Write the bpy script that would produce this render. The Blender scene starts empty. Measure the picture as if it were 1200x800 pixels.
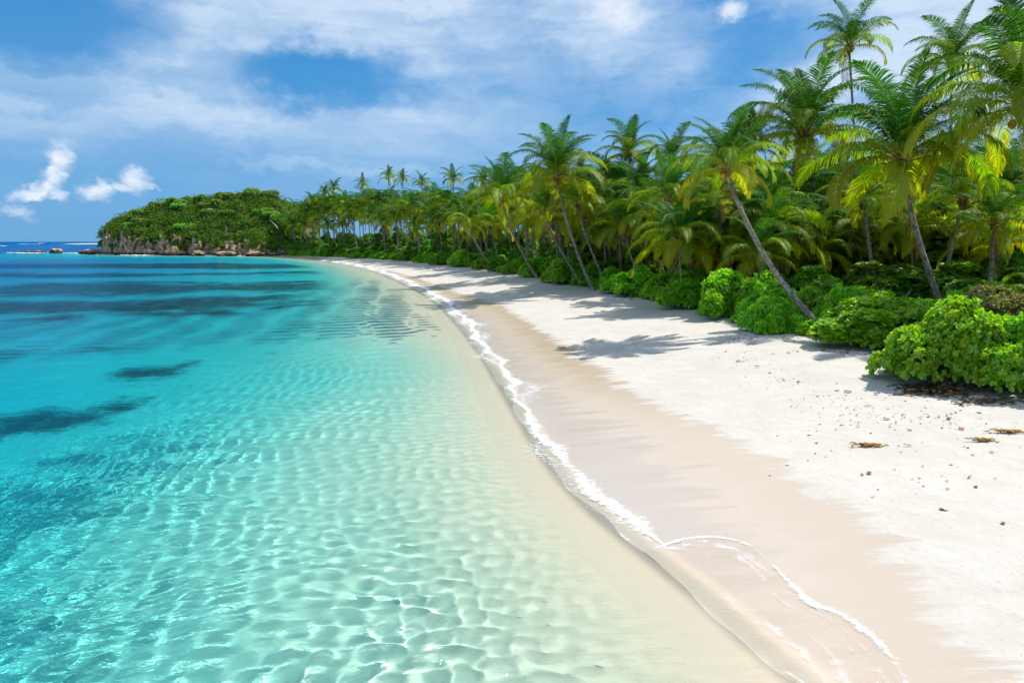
import bpy, math, random
import numpy as np
from mathutils import Vector, noise

S = bpy.context.scene
C = S.collection
R = math.radians
PI = math.pi
rnd = random.Random(11)
rng = np.random.default_rng(11)

# ------------------------------------------------------------------ camera
H = 5.5
PITCH = R(8.32)
cam = bpy.data.cameras.new('camera')
camo = bpy.data.objects.new('camera', cam)
C.objects.link(camo)
cam.sensor_width = 36
cam.lens = 24
cam.clip_start = 0.1
cam.clip_end = 30000
camo.location = (0, 0, H)
camo.rotation_euler = (PI / 2 - PITCH, 0, 0)
S.camera = camo

# ------------------------------------------------------------------ light
SUN_AZ = R(60)        # clockwise from +Y
SUN_EL = R(56)
sun_dir = Vector((math.sin(SUN_AZ) * math.cos(SUN_EL), math.cos(SUN_AZ) * math.cos(SUN_EL), math.sin(SUN_EL)))
sl = bpy.data.lights.new('sun', 'SUN')
sl.energy = 4.6
sl.angle = R(0.5)
sl.color = (1.0, 0.955, 0.89)
sl.cycles.is_caustics_light = True
so = bpy.data.objects.new('sun', sl)
C.objects.link(so)
so.location = (40, 40, 60)
so.rotation_euler = sun_dir.to_track_quat('Z', 'Y').to_euler()

S.view_settings.view_transform = 'Standard'
S.view_settings.look = 'None'
S.view_settings.gamma = 1
S.view_settings.use_curve_mapping = False
S.view_settings.exposure = 0.5
S.cycles.use_denoising = True
S.cycles.max_bounces = 10
S.cycles.diffuse_bounces = 4
S.cycles.glossy_bounces = 4
S.cycles.transmission_bounces = 8
S.cycles.transparent_max_bounces = 16
S.cycles.sample_clamp_indirect = 6
S.cycles.use_adaptive_sampling = True
S.cycles.adaptive_threshold = .03


def ray(px, py):
    """direction of a photograph pixel (1200 x 800) from the camera"""
    u, v = (px - 600) / 800.0, (400 - py) / 800.0
    return (u, math.cos(PITCH) + v * math.sin(PITCH), -math.sin(PITCH) + v * math.cos(PITCH))


def at_z(px, py, z=0.0):
    d = ray(px, py)
    t = (z - H) / d[2]
    return np.array((d[0] * t, d[1] * t))


def at_depth(px, py, Y):
    d = ray(px, py)
    t = Y / d[1]
    return Vector((d[0] * t, Y, H + d[2] * t))


def depth_px(Y):
    """size in metres of one photograph pixel at depth Y"""
    return Y / 800.0 / math.cos(PITCH)


# ------------------------------------------------------------------ node helpers
class NT:
    def __init__(self, tree):
        self.t = tree
        self.n = tree.nodes
        self.l = tree.links

    def new(self, kind, **kw):
        n = self.n.new(kind)
        for k, v in kw.items():
            setattr(n, k, v)
        return n

    def put(self, sock, v):
        if v is None:
            return
        if hasattr(v, 'node'):
            self.l.new(v, sock)
        else:
            sock.default_value = v

    def math(self, op, a, b=None, c=None, clamp=False):
        n = self.new('ShaderNodeMath', operation=op, use_clamp=clamp)
        for i, v in enumerate((a, b, c)):
            self.put(n.inputs[i], v)
        return n.outputs[0]

    def vmath(self, op, a, b=None):
        n = self.new('ShaderNodeVectorMath', operation=op)
        self.put(n.inputs[0], a)
        self.put(n.inputs[1], b)
        return n.outputs['Value'] if op in ('LENGTH', 'DOT_PRODUCT') else n.outputs[0]

    def mix(self, f, a, b, blend='MIX'):
        n = self.new('ShaderNodeMix', data_type='RGBA', blend_type=blend)
        self.put(n.inputs[0], f)
        for s, v in ((n.inputs[6], a), (n.inputs[7], b)):
            if isinstance(v, tuple) and len(v) == 3:
                v = v + (1,)
            self.put(s, v)
        return n.outputs[2]

    def noise(self, vec, scale, detail=4, rough=.5, dist=0.0, out='Fac'):
        n = self.new('ShaderNodeTexNoise')
        self.put(n.inputs['Vector'], vec)
        self.put(n.inputs['Scale'], scale)
        n.inputs['Detail'].default_value = detail
        n.inputs['Roughness'].default_value = rough
        n.inputs['Distortion'].default_value = dist
        return n.outputs[out]

    def smooth(self, v, a, b, lo=0.0, hi=1.0):
        n = self.new('ShaderNodeMapRange', interpolation_type='SMOOTHSTEP')
        self.put(n.inputs[0], v)
        n.inputs[1].default_value = a
        n.inputs[2].default_value = b
        n.inputs[3].default_value = lo
        n.inputs[4].default_value = hi
        return n.outputs[0]

    def scale(self, vec, s):
        n = self.new('ShaderNodeMapping')
        self.put(n.inputs[0], vec)
        n.inputs['Scale'].default_value = s
        return n.outputs[0]

    def attr(self, name, out='Fac'):
        return self.new('ShaderNodeAttribute', attribute_name=name).outputs[out]


def material(name):
    m = bpy.data.materials.new(name)
    m.use_nodes = True
    m.node_tree.nodes.clear()
    T = NT(m.node_tree)
    T.out = T.new('ShaderNodeOutputMaterial')
    return m, T


def principled(name, col, rough=.6, bump=None, spec=.4, alpha=None):
    """col, bump: function(T, position) -> socket, or a tuple"""
    m, T = material(name)
    p = T.new('ShaderNodeBsdfPrincipled')
    geo = T.new('ShaderNodeNewGeometry')
    tc = T.new('ShaderNodeTexCoord')
    T.obj = tc.outputs['Object']
    T.pos = geo.outputs['Position']
    c = col(T) if callable(col) else col + (1,)
    T.put(p.inputs['Base Color'], c)
    r = rough(T) if callable(rough) else rough
    T.put(p.inputs['Roughness'], r)
    p.inputs['Specular IOR Level'].default_value = spec
    if bump:
        h, strength, dist = bump(T)
        b = T.new('ShaderNodeBump')
        b.inputs['Strength'].default_value = strength
        b.inputs['Distance'].default_value = dist
        T.l.new(h, b.inputs['Height'])
        T.l.new(b.outputs[0], p.inputs['Normal'])
    if alpha:
        T.put(p.inputs['Alpha'], alpha(T))
    T.l.new(p.outputs[0], T.out.inputs[0])
    return m


# ------------------------------------------------------------------ sky
world = bpy.data.worlds.new('World')
S.world = world
world.use_nodes = True
world.node_tree.nodes.clear()
W = NT(world.node_tree)


def build_sky():
    sky = W.new('ShaderNodeTexSky', sky_type='NISHITA', sun_disc=False)
    sky.sun_elevation = SUN_EL
    sky.sun_rotation = SUN_AZ
    sky.altitude = 10
    sky.air_density = 1.0
    sky.dust_density = 0.25
    sky.ozone_density = 4.0
    d = W.new('ShaderNodeTexCoord').outputs['Generated']
    sp = W.new('ShaderNodeSeparateXYZ')
    W.l.new(d, sp.inputs[0])
    x, y, z = sp.outputs
    az = W.math('ARCTAN2', x, y)
    el = W.math('ARCSINE', z)
    hs = W.new('ShaderNodeHueSaturation')
    hs.inputs['Hue'].default_value = 0.5
    hs.inputs['Saturation'].default_value = 1.3
    hs.inputs['Value'].default_value = .8
    W.l.new(sky.outputs[0], hs.inputs['Color'])
    # the lowest degrees of the sky stay blue over this sea: mix in a touch of clear blue
    low = W.smooth(el, R(-2), R(24), 1, 0)
    base = W.mix(W.math('MULTIPLY', low, .72), hs.outputs[0], (2.0, 4.35, 6.7))
    base = W.mix(.62, base, (.10, 1.85, 4.7))
    # --- cloud coordinates
    cv = W.new('ShaderNodeCombineXYZ')
    W.l.new(az, cv.inputs[0])
    W.l.new(el, cv.inputs[1])
    ae = cv.outputs[0]

    def blob(px, py, rx, ry, tilt=0.0, warp=None):
        """soft ellipse on the sky round the direction of a point, radii in degrees -> 1 in the middle"""
        v = Vector(ray(px, py)).normalized()
        a0, e0 = math.atan2(v.x, v.y), math.asin(v.z)
        m = W.new('ShaderNodeMapping', vector_type='TEXTURE')
        W.put(m.inputs[0], warp or ae)
        m.inputs['Location'].default_value = (a0, e0, 0)
        m.inputs['Rotation'].default_value = (0, 0, R(tilt))
        m.inputs['Scale'].default_value = (R(rx), R(ry), 1)
        return W.vmath('LENGTH', m.outputs[0])

    # warped coordinates for ragged outlines
    n1 = W.noise(W.scale(ae, (14, 22, 1)), 1.0, 5, .6, out='Color')
    off = W.vmath('SCALE', W.vmath('SUBTRACT', n1, (.5, .5, .5)))
    off.node.inputs['Scale'].default_value = .10
    wv = W.vmath('ADD', ae, off)
    n2 = W.noise(W.scale(ae, (60, 80, 1)), 1.0, 6, .6, out='Color')
    off2 = W.vmath('SCALE', W.vmath('SUBTRACT', n2, (.5, .5, .5)))
    off2.node.inputs['Scale'].default_value = .030
    wf = W.vmath('ADD', ae, off2)
    # --- high veil: streaky, thinner towards the horizon, with clear gaps
    ve = W.noise(W.scale(wv, (2.6, 11, 1)), 1.0, 7, .58)
    ve2 = W.noise(W.scale(ae, (5, 40, 1)), 1.0, 5, .6)
    veil = W.math('ADD', W.math('MULTIPLY', ve, .85), W.math('MULTIPLY', ve2, .22))
    veil = W.smooth(veil, .34, .74)
    up = W.smooth(el, R(0), R(12), .15, 1)
    gap = None
    for (px, py, rx, ry, t, s) in ((370, 88, 10.5, 2.9, -2, 1.0), (60, 20, 10, 4.6, 4, .95), (250, 98, 8, 1.6, 2, .5),
                                   (900, 62, 7, 3, 15, .75), (660, 120, 12, 5, -6, .45), (60, 102, 7, 1.6, 0, .5),
                                   (790, 100, 9, 4.0, -14, .4), (130, 230, 18, 5.5, 0, .55), (860, -4, 4, 2, 0, .5)):
        b = W.math('MULTIPLY', W.smooth(blob(px, py, rx, ry, t, wv), .25, 1.25, 1, 0), s)
        gap = b if gap is None else W.math('MAXIMUM', gap, b)
    add = None
    for (px, py, rx, ry, t, s) in ((430, 25, 15, 5.5, -4, .62), (250, 40, 10, 5, -10, .55), (230, 128, 18, 4.5, 0, .58), (80, 150, 12, 3, 0, .5), (450, 140, 12, 5, 0, .42), (560, 90, 9, 8, 0, .32),
                                   (330, 186, 9, .8, -5, .55), (450, 195, 8, .7, -4, .45), (960, 105, 9, 4, 20, .62),
                                   (790, 80, 5, 2, 12, .5), (700, 30, 9, 6, 0, .35), (1120, 60, 12, 10, 0, .5)):
        b = W.math('MULTIPLY', W.smooth(blob(px, py, rx, ry, t, wv), .1, 1.2, 1, 0), s)
        add = b if add is None else W.math('MAXIMUM', add, b)
    veil = W.math('MULTIPLY', veil, .78)
    veil = W.math('ADD', W.math('MULTIPLY', veil, .8), W.math('MULTIPLY', add, W.smooth(ve2, .2, .7, .75, 1.05)), clamp=True)
    veil = W.math('MULTIPLY', veil, W.math('SUBTRACT', 1.0, gap))
    veil = W.math('MULTIPLY', veil, up)
    veil = W.math('MINIMUM', veil, .88)
    # thin cloud added overhead, above the view, to lift the soft fill light
    veil = W.math('MAXIMUM', veil, W.smooth(el, R(24), R(50), 0, .85))
    c1 = W.mix(veil, base, (4.9, 5.9, 7.0))
    # --- small fair-weather clouds
    puff = None
    for (px, py, rx, ry, t, s) in ((71, 186, .9, 1.2, -20, 1), (64, 204, .75, 1.2, -25, 1), (54, 218, 1.0, .7, 25, 1), (40, 226, 1.6, .6, 14, 1), (66, 228, .7, .55, 0, .8),
                                   (114, 224, 1.4, .8, 12, 1), (120, 220, .8, .8, 0, 1), (158, 211, 1.1, 1.1, 10, 1), (142, 219, 1.2, .5, 10, .8), (173, 219, 1.0, .22, 0, .6),
                                   (20, 247, 1.2, .45, -20, .55), (720, 12, 3.4, 2.0, -20, .8), (735, 30, 1.8, 1.2, 10, .6),
                                   (857, 13, 1.25, .9, 15, .95), (560, -25, 5, 1.5, 0, .5)):
        b = W.math('MULTIPLY', W.smooth(blob(px, py, rx * .8, ry * .8, t, wf), .15, 1.5, 1, 0), s)
        puff = b if puff is None else W.math('MAXIMUM', puff, b)
    pn = W.noise(W.scale(ae, (50, 70, 1)), 1.0, 6, .6)
    pcol = W.mix(W.smooth(pn, .35, .65), (5.6, 6.3, 7.2), (7.0, 7.2, 7.5))
    c2 = W.mix(W.math('MULTIPLY', puff, .82), c1, pcol)
    bg = W.new('ShaderNodeBackground')
    bg.inputs[1].default_value = 0.1
    W.l.new(c2, bg.inputs[0])
    o = W.new('ShaderNodeOutputWorld')
    W.l.new(bg.outputs[0], o.inputs[0])


build_sky()

# ------------------------------------------------------------------ mesh helpers


def link(name, me, mat=None, parent=None, smooth=False):
    o = bpy.data.objects.new(name, me)
    C.objects.link(o)
    if mat is not None and not me.materials:
        me.materials.append(mat)
    if parent is not None:
        o.parent = parent
    return o


def mesh_np(name, v, quads=None, tris=None, smooth=False, attrs=None):
    v = np.asarray(v, np.float32).reshape(-1, 3)
    loops, starts = [], []
    n = 0
    for f, k in ((quads, 4), (tris, 3)):
        if f is None or len(f) == 0:
            continue
        f = np.asarray(f, np.int32).reshape(-1, k)
        loops.append(f.ravel())
        starts.append(n + np.arange(0, f.size, k, dtype=np.int32))
        n += f.size
    me = bpy.data.meshes.new(name)
    me.vertices.add(len(v))
    me.vertices.foreach_set('co', v.ravel())
    L = np.concatenate(loops)
    P = np.concatenate(starts)
    me.loops.add(len(L))
    me.loops.foreach_set('vertex_index', L)
    me.polygons.add(len(P))
    me.polygons.foreach_set('loop_start', P)
    me.polygons.foreach_set('use_smooth', np.full(len(P), smooth, dtype=bool))
    for k, a in (attrs or {}).items():
        at = me.attributes.new(k, 'FLOAT', 'POINT')
        at.data.foreach_set('value', np.asarray(a, np.float32))
    me.update()
    me.validate()
    return me


def grid_faces(nr, nc, wrap=False):
    i = np.arange(nr - 1)[:, None] * nc + np.arange(nc if wrap else nc - 1)[None, :]
    j = np.arange(nr - 1)[:, None] * nc + ((np.arange(nc) + 1) % nc)[None, :] if wrap else i + 1
    return np.stack([i, j, j + nc, i + nc], -1).reshape(-1, 4)


class MB:
    """collects shapes into one mesh"""

    def __init__(self):
        self.v, self.q, self.t, self.n = [], [], [], 0

    def add(self, v, q=None, t=None):
        v = np.asarray(v, float).reshape(-1, 3)
        if q is not None and len(q):
            self.q.append(np.asarray(q, int).reshape(-1, 4) + self.n)
        if t is not None and len(t):
            self.t.append(np.asarray(t, int).reshape(-1, 3) + self.n)
        self.v.append(v)
        self.n += len(v)

    def tube(self, pts, rad, sides=8, cap=True):
        pts = np.asarray(pts, float)
        n = len(pts)
        tan = np.gradient(pts, axis=0)
        tan /= np.linalg.norm(tan, axis=1)[:, None] + 1e-9
        ref = np.array((0, 1.0, 0)) if abs(tan[0][1]) < .8 else np.array((1.0, 0, 0))
        a = np.cross(tan, ref)
        a /= np.linalg.norm(a, axis=1)[:, None] + 1e-9
        b = np.cross(tan, a)
        th = np.arange(sides) / sides * 2 * PI
        r = np.asarray(rad, float).reshape(-1, 1, 1) * np.ones((n, 1, 1))
        V = pts[:, None] + r * (np.cos(th)[None, :, None] * a[:, None] + np.sin(th)[None, :, None] * b[:, None])
        V = V.reshape(-1, 3)
        q = grid_faces(n, sides, True)
        t = []
        if cap:
            V = np.concatenate([V, pts[:1], pts[-1:]])
            i0, i1 = n * sides, n * sides + 1
            for k in range(sides):
                t.append((i0, (k + 1) % sides, k))
                t.append((i1, (n - 1) * sides + k, (n - 1) * sides + (k + 1) % sides))
        self.add(V, q, t)

    def ball(self, c, r, nu=8, nv=6, seed=None, rough=0.0):
        th = np.linspace(0, PI, nv + 1)
        ph = np.arange(nu) / nu * 2 * PI
        V = np.stack([np.sin(th)[:, None] * np.cos(ph), np.sin(th)[:, None] * np.sin(ph), np.cos(th)[:, None] * np.ones(nu)], -1).reshape(-1, 3)
        if rough:
            V = np.array([p * (1 + rough * noise.fractal(Vector(p) * 1.7 + Vector((seed, seed * .7, 0)), 1, 2, 4)) for p in V])
        self.add(V * np.asarray(r) + np.asarray(c), grid_faces(nv + 1, nu, True))

    def build(self, name, smooth=False):
        return mesh_np(name, np.concatenate(self.v), np.concatenate(self.q) if self.q else None,
                       np.concatenate(self.t) if self.t else None, smooth)


def tag(o, label=None, cat=None, group=None, kind=None):
    for k, v in (('label', label), ('category', cat), ('group', group), ('kind', kind)):
        if v:
            o[k] = v
    return o


def empty(name, loc):
    o = bpy.data.objects.new(name, None)
    C.objects.link(o)
    o.location = loc
    o.empty_display_size = .3
    return o


def dup(root, loc, rz=None, scale=None):
    """a copy of a thing with copies of its parts (shared mesh data)"""
    r = root.copy()
    C.objects.link(r)
    r.location = loc
    if rz is not None:
        r.rotation_euler = (0, 0, rz)
    if scale is not None:
        r.scale = scale
    for ch in root.children:
        c = ch.copy()
        C.objects.link(c)
        c.parent = r
        for g in ch.children:
            d = g.copy()
            C.objects.link(d)
            d.parent = c
    return r


# ------------------------------------------------------------------ shape of the coast
def catmull(P, n=8):
    P = np.asarray(P, float)
    Q = np.concatenate([[2 * P[0] - P[1]], P, [2 * P[-1] - P[-2]]])
    out = []
    for i in range(1, len(Q) - 2):
        t = np.linspace(0, 1, n, endpoint=False)[:, None]
        a, b, c, d = Q[i - 1], Q[i], Q[i + 1], Q[i + 2]
        out.append(.5 * (2 * b + (c - a) * t + (2 * a - 5 * b + 4 * c - d) * t ** 2 + (3 * b - a - 3 * c + d) * t ** 3))
    out.append(P[-1:])
    return np.concatenate(out)


def seg_dist(X, Y, P):
    """distance of points to an open polyline"""
    sh = X.shape
    x, y = X.ravel(), Y.ravel()
    best = np.full(x.shape, 1e18)
    side = np.zeros(x.shape)
    for (ax, ay), (bx, by) in zip(P[:-1], P[1:]):
        dx, dy = bx - ax, by - ay
        L2 = dx * dx + dy * dy + 1e-12
        t = np.clip(((x - ax) * dx + (y - ay) * dy) / L2, 0, 1)
        ex, ey = x - ax - t * dx, y - ay - t * dy
        d2 = ex * ex + ey * ey
        m = d2 < best - 1e-9
        best = np.where(m, d2, best)
        side = np.where(m, dx * ey - dy * ex, side)
    return np.sqrt(best).reshape(sh), np.sign(side).reshape(sh)


SHORE_PX = [(975, 800), (905, 745), (840, 692), (772, 641), (705, 588), (655, 535), (613, 475), (577, 422), (545, 383), (513, 354), (478, 334),
            (440, 318.5), (405, 310), (372, 304.8), (345, 302.3), (318, 300.8)]
near = np.array([at_z(*p) for p in SHORE_PX])
d0 = near[0] - near[1]
d0 /= np.linalg.norm(d0)
head = [at_z(290, 300.2), at_z(240, 299.9), at_z(190, 299.6), at_z(150, 299.0), at_z(118, 298.0)]
tip = head[-1]
back = [tip + (-4, 16), tip + (14, 60), tip + (90, 140), tip + (240, 190), (400, 700), (3000, 2500)]
SHORE = np.concatenate([[near[0] + d0 * 400], catmull(near, 7), np.array(head), np.array(back)])


def coast(X, Y):
    """signed distance to the waterline, positive on land (right of the line as it runs away from the camera)"""
    d, s = seg_dist(X, Y, SHORE)
    return d * -s


LX = [-9000, -900, -300, -120, -70, -40, -25, -16, -12, -9.5, -6.5, -4, -2, 0, 1.5, 4, 8, 13, 18, 30, 60, 3000]
LZ = [-9.5, -9.2, -8.6, -7.6, -6.4, -4.5, -3.1, -2.2, -1.5, -.92, -.40, -.17, -.085, 0, .12, .34, .66, .98, 1.2, 1.5, 1.9, 3.0]
S1 = -.36      # seaward limit of the thin edge of the water


def bumps(X, Y):
    z = 0
    for (a, kx, ky, p) in ((.05, .21, .17, 0), (.04, -.13, .34, 1), (.03, .53, -.21, 2), (.018, .9, .75, 4), (.012, -1.5, 1.2, 3)):
        z = z + a * np.sin(kx * X + ky * Y + p)
    return z


def ground_z(X, Y, s=None):
    X, Y = np.asarray(X, float), np.asarray(Y, float)
    if s is None:
        s = coast(X, Y)
    z = np.interp(s, LX, LZ)
    f = np.clip(np.abs(s) / 9, 0.04, 1)
    z = z + f * bumps(X, Y)
    return z


def gz(x, y):
    return float(ground_z(np.array([x]), np.array([y]))[0])


def on_ground(px, py):
    z = 1.0
    for _ in range(14):
        p = at_z(px, py, z)
        z = .5 * z + .5 * gz(p[0], p[1])
    return Vector((p[0], p[1], gz(p[0], p[1])))


def on_ground_many(px, py):
    px, py = np.asarray(px, float), np.asarray(py, float)
    u, v = (px - 600) / 800.0, (400 - py) / 800.0
    dx, dy, dz = u, math.cos(PITCH) + v * math.sin(PITCH), -math.sin(PITCH) + v * math.cos(PITCH)
    z = np.ones_like(px)
    for _ in range(9):
        t = (z - H) / dz
        z = .4 * z + .6 * ground_z(dx * t, dy * t)
    t = (z - H) / dz
    return np.stack([dx * t, dy * t, ground_z(dx * t, dy * t)], -1)


# edge between wet and dry sand
WET_PX = [(405, 308), (440, 314), (480, 323), (530, 341), (577, 355), (603, 368), (638, 390), (668, 410), (702, 434), (752, 464), (800, 489), (850, 514),
          (900, 541), (950, 570), (1005, 600), (1055, 645), (1100, 705), (1150, 790)]
WET = np.array([on_ground(*p)[:2] for p in WET_PX])
e = WET[-1] - WET[-2]
WET = np.concatenate([catmull(WET, 4), [WET[-1] + e * 60]])
VEG_PX = [(345, 299.5), (400, 301.5), (450, 303.5), (500, 308), (560, 314), (620, 322), (680, 334), (735, 344), (800, 358), (850, 372), (900, 388), (960, 393),
          (1010, 402), (1060, 430), (1100, 452), (1200, 466)]
VEG = np.array([on_ground(*p)[:2] for p in VEG_PX])
VEGS = np.concatenate([catmull(VEG, 4), [VEG[-1] + (8, -3), VEG[-1] + (60, -40)]])
VEG_D = {p[0]: v[1] for p, v in zip(VEG_PX, VEG)}


def veg_depth(px):
    return float(np.interp(px, [p[0] for p in VEG_PX], [v[1] for v in VEG[:len(VEG_PX)]]))


def azimuths(n_in, lo=-47, hi=47, n_out=40, full=True):
    a = np.linspace(R(lo), R(hi), n_in)
    if full:
        b = np.linspace(R(hi), R(360 + lo), n_out + 2)[1:-1]
        a = np.concatenate([a, b])
    return a


# ------------------------------------------------------------------ ground (land and sea bed, one sheet)
def wob(X, Y, seed, scale, octaves=4):
    """cheap vector noise from sums of sines, about -1..1"""
    g = np.random.default_rng(seed)
    z = np.zeros_like(X)
    for o in range(octaves):
        for _ in range(4):
            th = g.uniform(0, 2 * PI)
            k = scale * 2.0 ** o * g.uniform(.7, 1.4)
            z += .5 ** o * .42 * np.sin(k * (X * math.cos(th) + Y * math.sin(th)) + g.uniform(0, 6.3))
    return z


BEDS = ((180, 429, 2.6, 1.7, 0), (10, 484, 3.6, 1.9, 0), (-70, 490, 4.5, 2.4, 0), (150, 466, 1.1, .7, 0), (115, 403, 1.7, 1.1, 0), (15, 407, 2.2, 1.1, 0),
        (205, 336, 30, 9, 1), (60, 352, 24, 7, 1), (300, 330, 14, 3, 1), (320, 320, 20, 5, 1), (215, 366, 7, 2.5, 1), (20, 340, 20, 6, 1),
        (245, 366, 3.4, 2, 0), (270, 313, 44, 10, 1), (60, 311, 70, 16, 1), (20, 374, 8, 3, 1), (120, 358, 17, 4.5, 1),
        (310, 411, .6, .4, 0), (20, 322, 24, 10, 1), (150, 322, 24, 5, 1))


def build_ground():
    r = [.4, 1.2, 2.2, 3.2, 4.0]
    while r[-1] < 12000:
        q = r[-1]
        r.append(q + max(.05, .0085 * q) * (1 if q < 500 else 4))
    r = np.array(r)
    a = azimuths(620)
    RR, AA = np.meshgrid(r, a, indexing='ij')
    X, Y = RR * np.sin(AA), RR * np.cos(AA)
    s = coast(X, Y)
    Z = ground_z(X, Y, s)
    wd, ws = seg_dist(X, Y, WET)
    vd, vs = seg_dist(X, Y, VEGS)
    wet = wd * -ws      # the wet polyline runs towards the camera
    veg = vd * vs
    # seagrass and coral beds: ragged ovals in the bay, value < 1 inside
    beds = np.full(X.shape, 9.0)
    for big in (0, 1):
        k, am = ((.12, 9.0) if big else (1.1, .75))
        xw, yw = X + am * wob(X, Y, 3 + big, k, 5), Y + am * (.55 if big else .8) * wob(X, Y, 7 + big, k, 5)
        for (px, py, rx, ry, bg) in BEDS:
            if bg == big:
                c = at_z(px, py, -.2)      # seen through the bent ray, hardly displaced
                beds = np.minimum(beds, np.hypot((xw - c[0]) / rx, (yw - c[1]) / ry))
    q = grid_faces(len(r), len(a), True)
    me = mesh_np('ground', np.stack([X, Y, Z], -1), q, smooth=True,
                 attrs={'shore': s.ravel(), 'wet': wet.ravel(), 'veg': veg.ravel(), 'beds': np.clip(beds, 0, 3).ravel()})
    sf, vf = s.ravel()[q[:, 0]], veg.ravel()[q[:, 0]]
    mi = np.where(sf < -1.5, 1, np.where((vf > 4.5), 2, 0)).astype(np.int32)
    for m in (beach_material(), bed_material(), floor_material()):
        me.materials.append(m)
    me.polygons.foreach_set('material_index', mi)
    return me


BED_A, BED_B = (.65, .585, .44), (.71, .65, .51)


def beach_material():
    m, T = material('beach_sand')
    geo = T.new('ShaderNodeNewGeometry').outputs['Position']
    shore, wetd, veg = T.attr('shore'), T.attr('wet'), T.attr('veg')
    # dry coral sand with a few darker grains and trodden patches
    n1 = T.noise(geo, .9, 4, .6)
    n2 = T.noise(geo, 11, 5, .65)
    dry = T.mix(T.smooth(n1, .3, .7), (.445, .412, .37), (.485, .455, .41))
    dry = T.mix(T.smooth(n2, .56, .72), dry, (.385, .345, .30))
    # wet sand, streaked along the run of the swash
    sv = T.new('ShaderNodeMapping')
    T.l.new(geo, sv.inputs[0])
    sv.inputs['Rotation'].default_value = (0, 0, R(12))
    sv.inputs['Scale'].default_value = (.22, 2.2, 1)
    st = T.noise(sv.outputs[0], 1.0, 5, .65)
    wn = T.math('ADD', wetd, T.math('MULTIPLY', T.math('SUBTRACT', st, .5), 3.2))
    wn = T.math('ADD', wn, T.math('MULTIPLY', T.math('SUBTRACT', n1, .5), 1.6))
    wet = T.smooth(wn, -.25, .30)               # 1 on the sea side
    sp = T.new('ShaderNodeSeparateXYZ')
    T.l.new(geo, sp.inputs[0])
    far = T.smooth(sp.outputs[1], 15, 32)
    wcol = T.mix(far, (.43, .365, .305), (.30, .245, .165))
    # the damp band next to the dry edge is the darkest; it pales towards the water
    band = T.smooth(T.math('ADD', wn, T.math('MULTIPLY', st, 1.6)), .8, 4.6)
    wcol = T.mix(T.math('MULTIPLY', band, .85), wcol, (.435, .375, .32))
    wcol = T.mix(T.smooth(st, .5, .75, 0, .35), wcol, (.37, .30, .225))
    col = T.mix(wet, dry, wcol)
    sub = T.smooth(shore, -.2, .25, 1, 0)
    col = T.mix(sub, col, (.73, .605, .455))
    film = T.smooth(shore, S1 - .32, S1 - .02)
    col = T.mix(T.math('MULTIPLY', film, sub), col, (.40, .345, .28))
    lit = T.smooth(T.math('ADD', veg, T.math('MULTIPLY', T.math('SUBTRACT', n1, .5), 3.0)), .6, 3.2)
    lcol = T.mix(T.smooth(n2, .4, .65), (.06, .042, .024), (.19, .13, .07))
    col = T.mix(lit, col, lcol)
    p = T.new('ShaderNodeBsdfPrincipled')
    T.l.new(col, p.inputs['Base Color'])
    gloss = T.math('MULTIPLY', wet, band)
    T.put(p.inputs['Roughness'], T.smooth(gloss, 0, 1, .95, .24))
    T.put(p.inputs['Specular IOR Level'], T.smooth(gloss, 0, 1, .08, .6))
    # relief: trodden and wind-blown dry sand, smooth wet sand
    vo = T.new('ShaderNodeTexVoronoi', feature='SMOOTH_F1')
    wv = T.vmath('SCALE', T.noise(geo, 3, 2, .5, out='Color'))
    wv.node.inputs['Scale'].default_value = .5
    T.put(vo.inputs['Vector'], T.vmath('ADD', geo, wv))
    vo.inputs['Scale'].default_value = 1.9
    foot = T.math('MULTIPLY', T.smooth(vo.outputs['Distance'], .05, .42), T.smooth(n1, .40, .62))
    h = T.math('ADD', T.math('MULTIPLY', T.noise(geo, 3.4, 6, .68), .55), T.math('MULTIPLY', foot, .5))
    h = T.math('MULTIPLY', h, T.math('SUBTRACT', 1.0, T.math('MULTIPLY', wet, .95)))
    b = T.new('ShaderNodeBump')
    b.inputs['Strength'].default_value = .4
    b.inputs['Distance'].default_value = .07
    T.l.new(h, b.inputs['Height'])
    T.l.new(b.outputs[0], p.inputs['Normal'])
    T.l.new(p.outputs[0], T.out.inputs[0])
    return m


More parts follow.
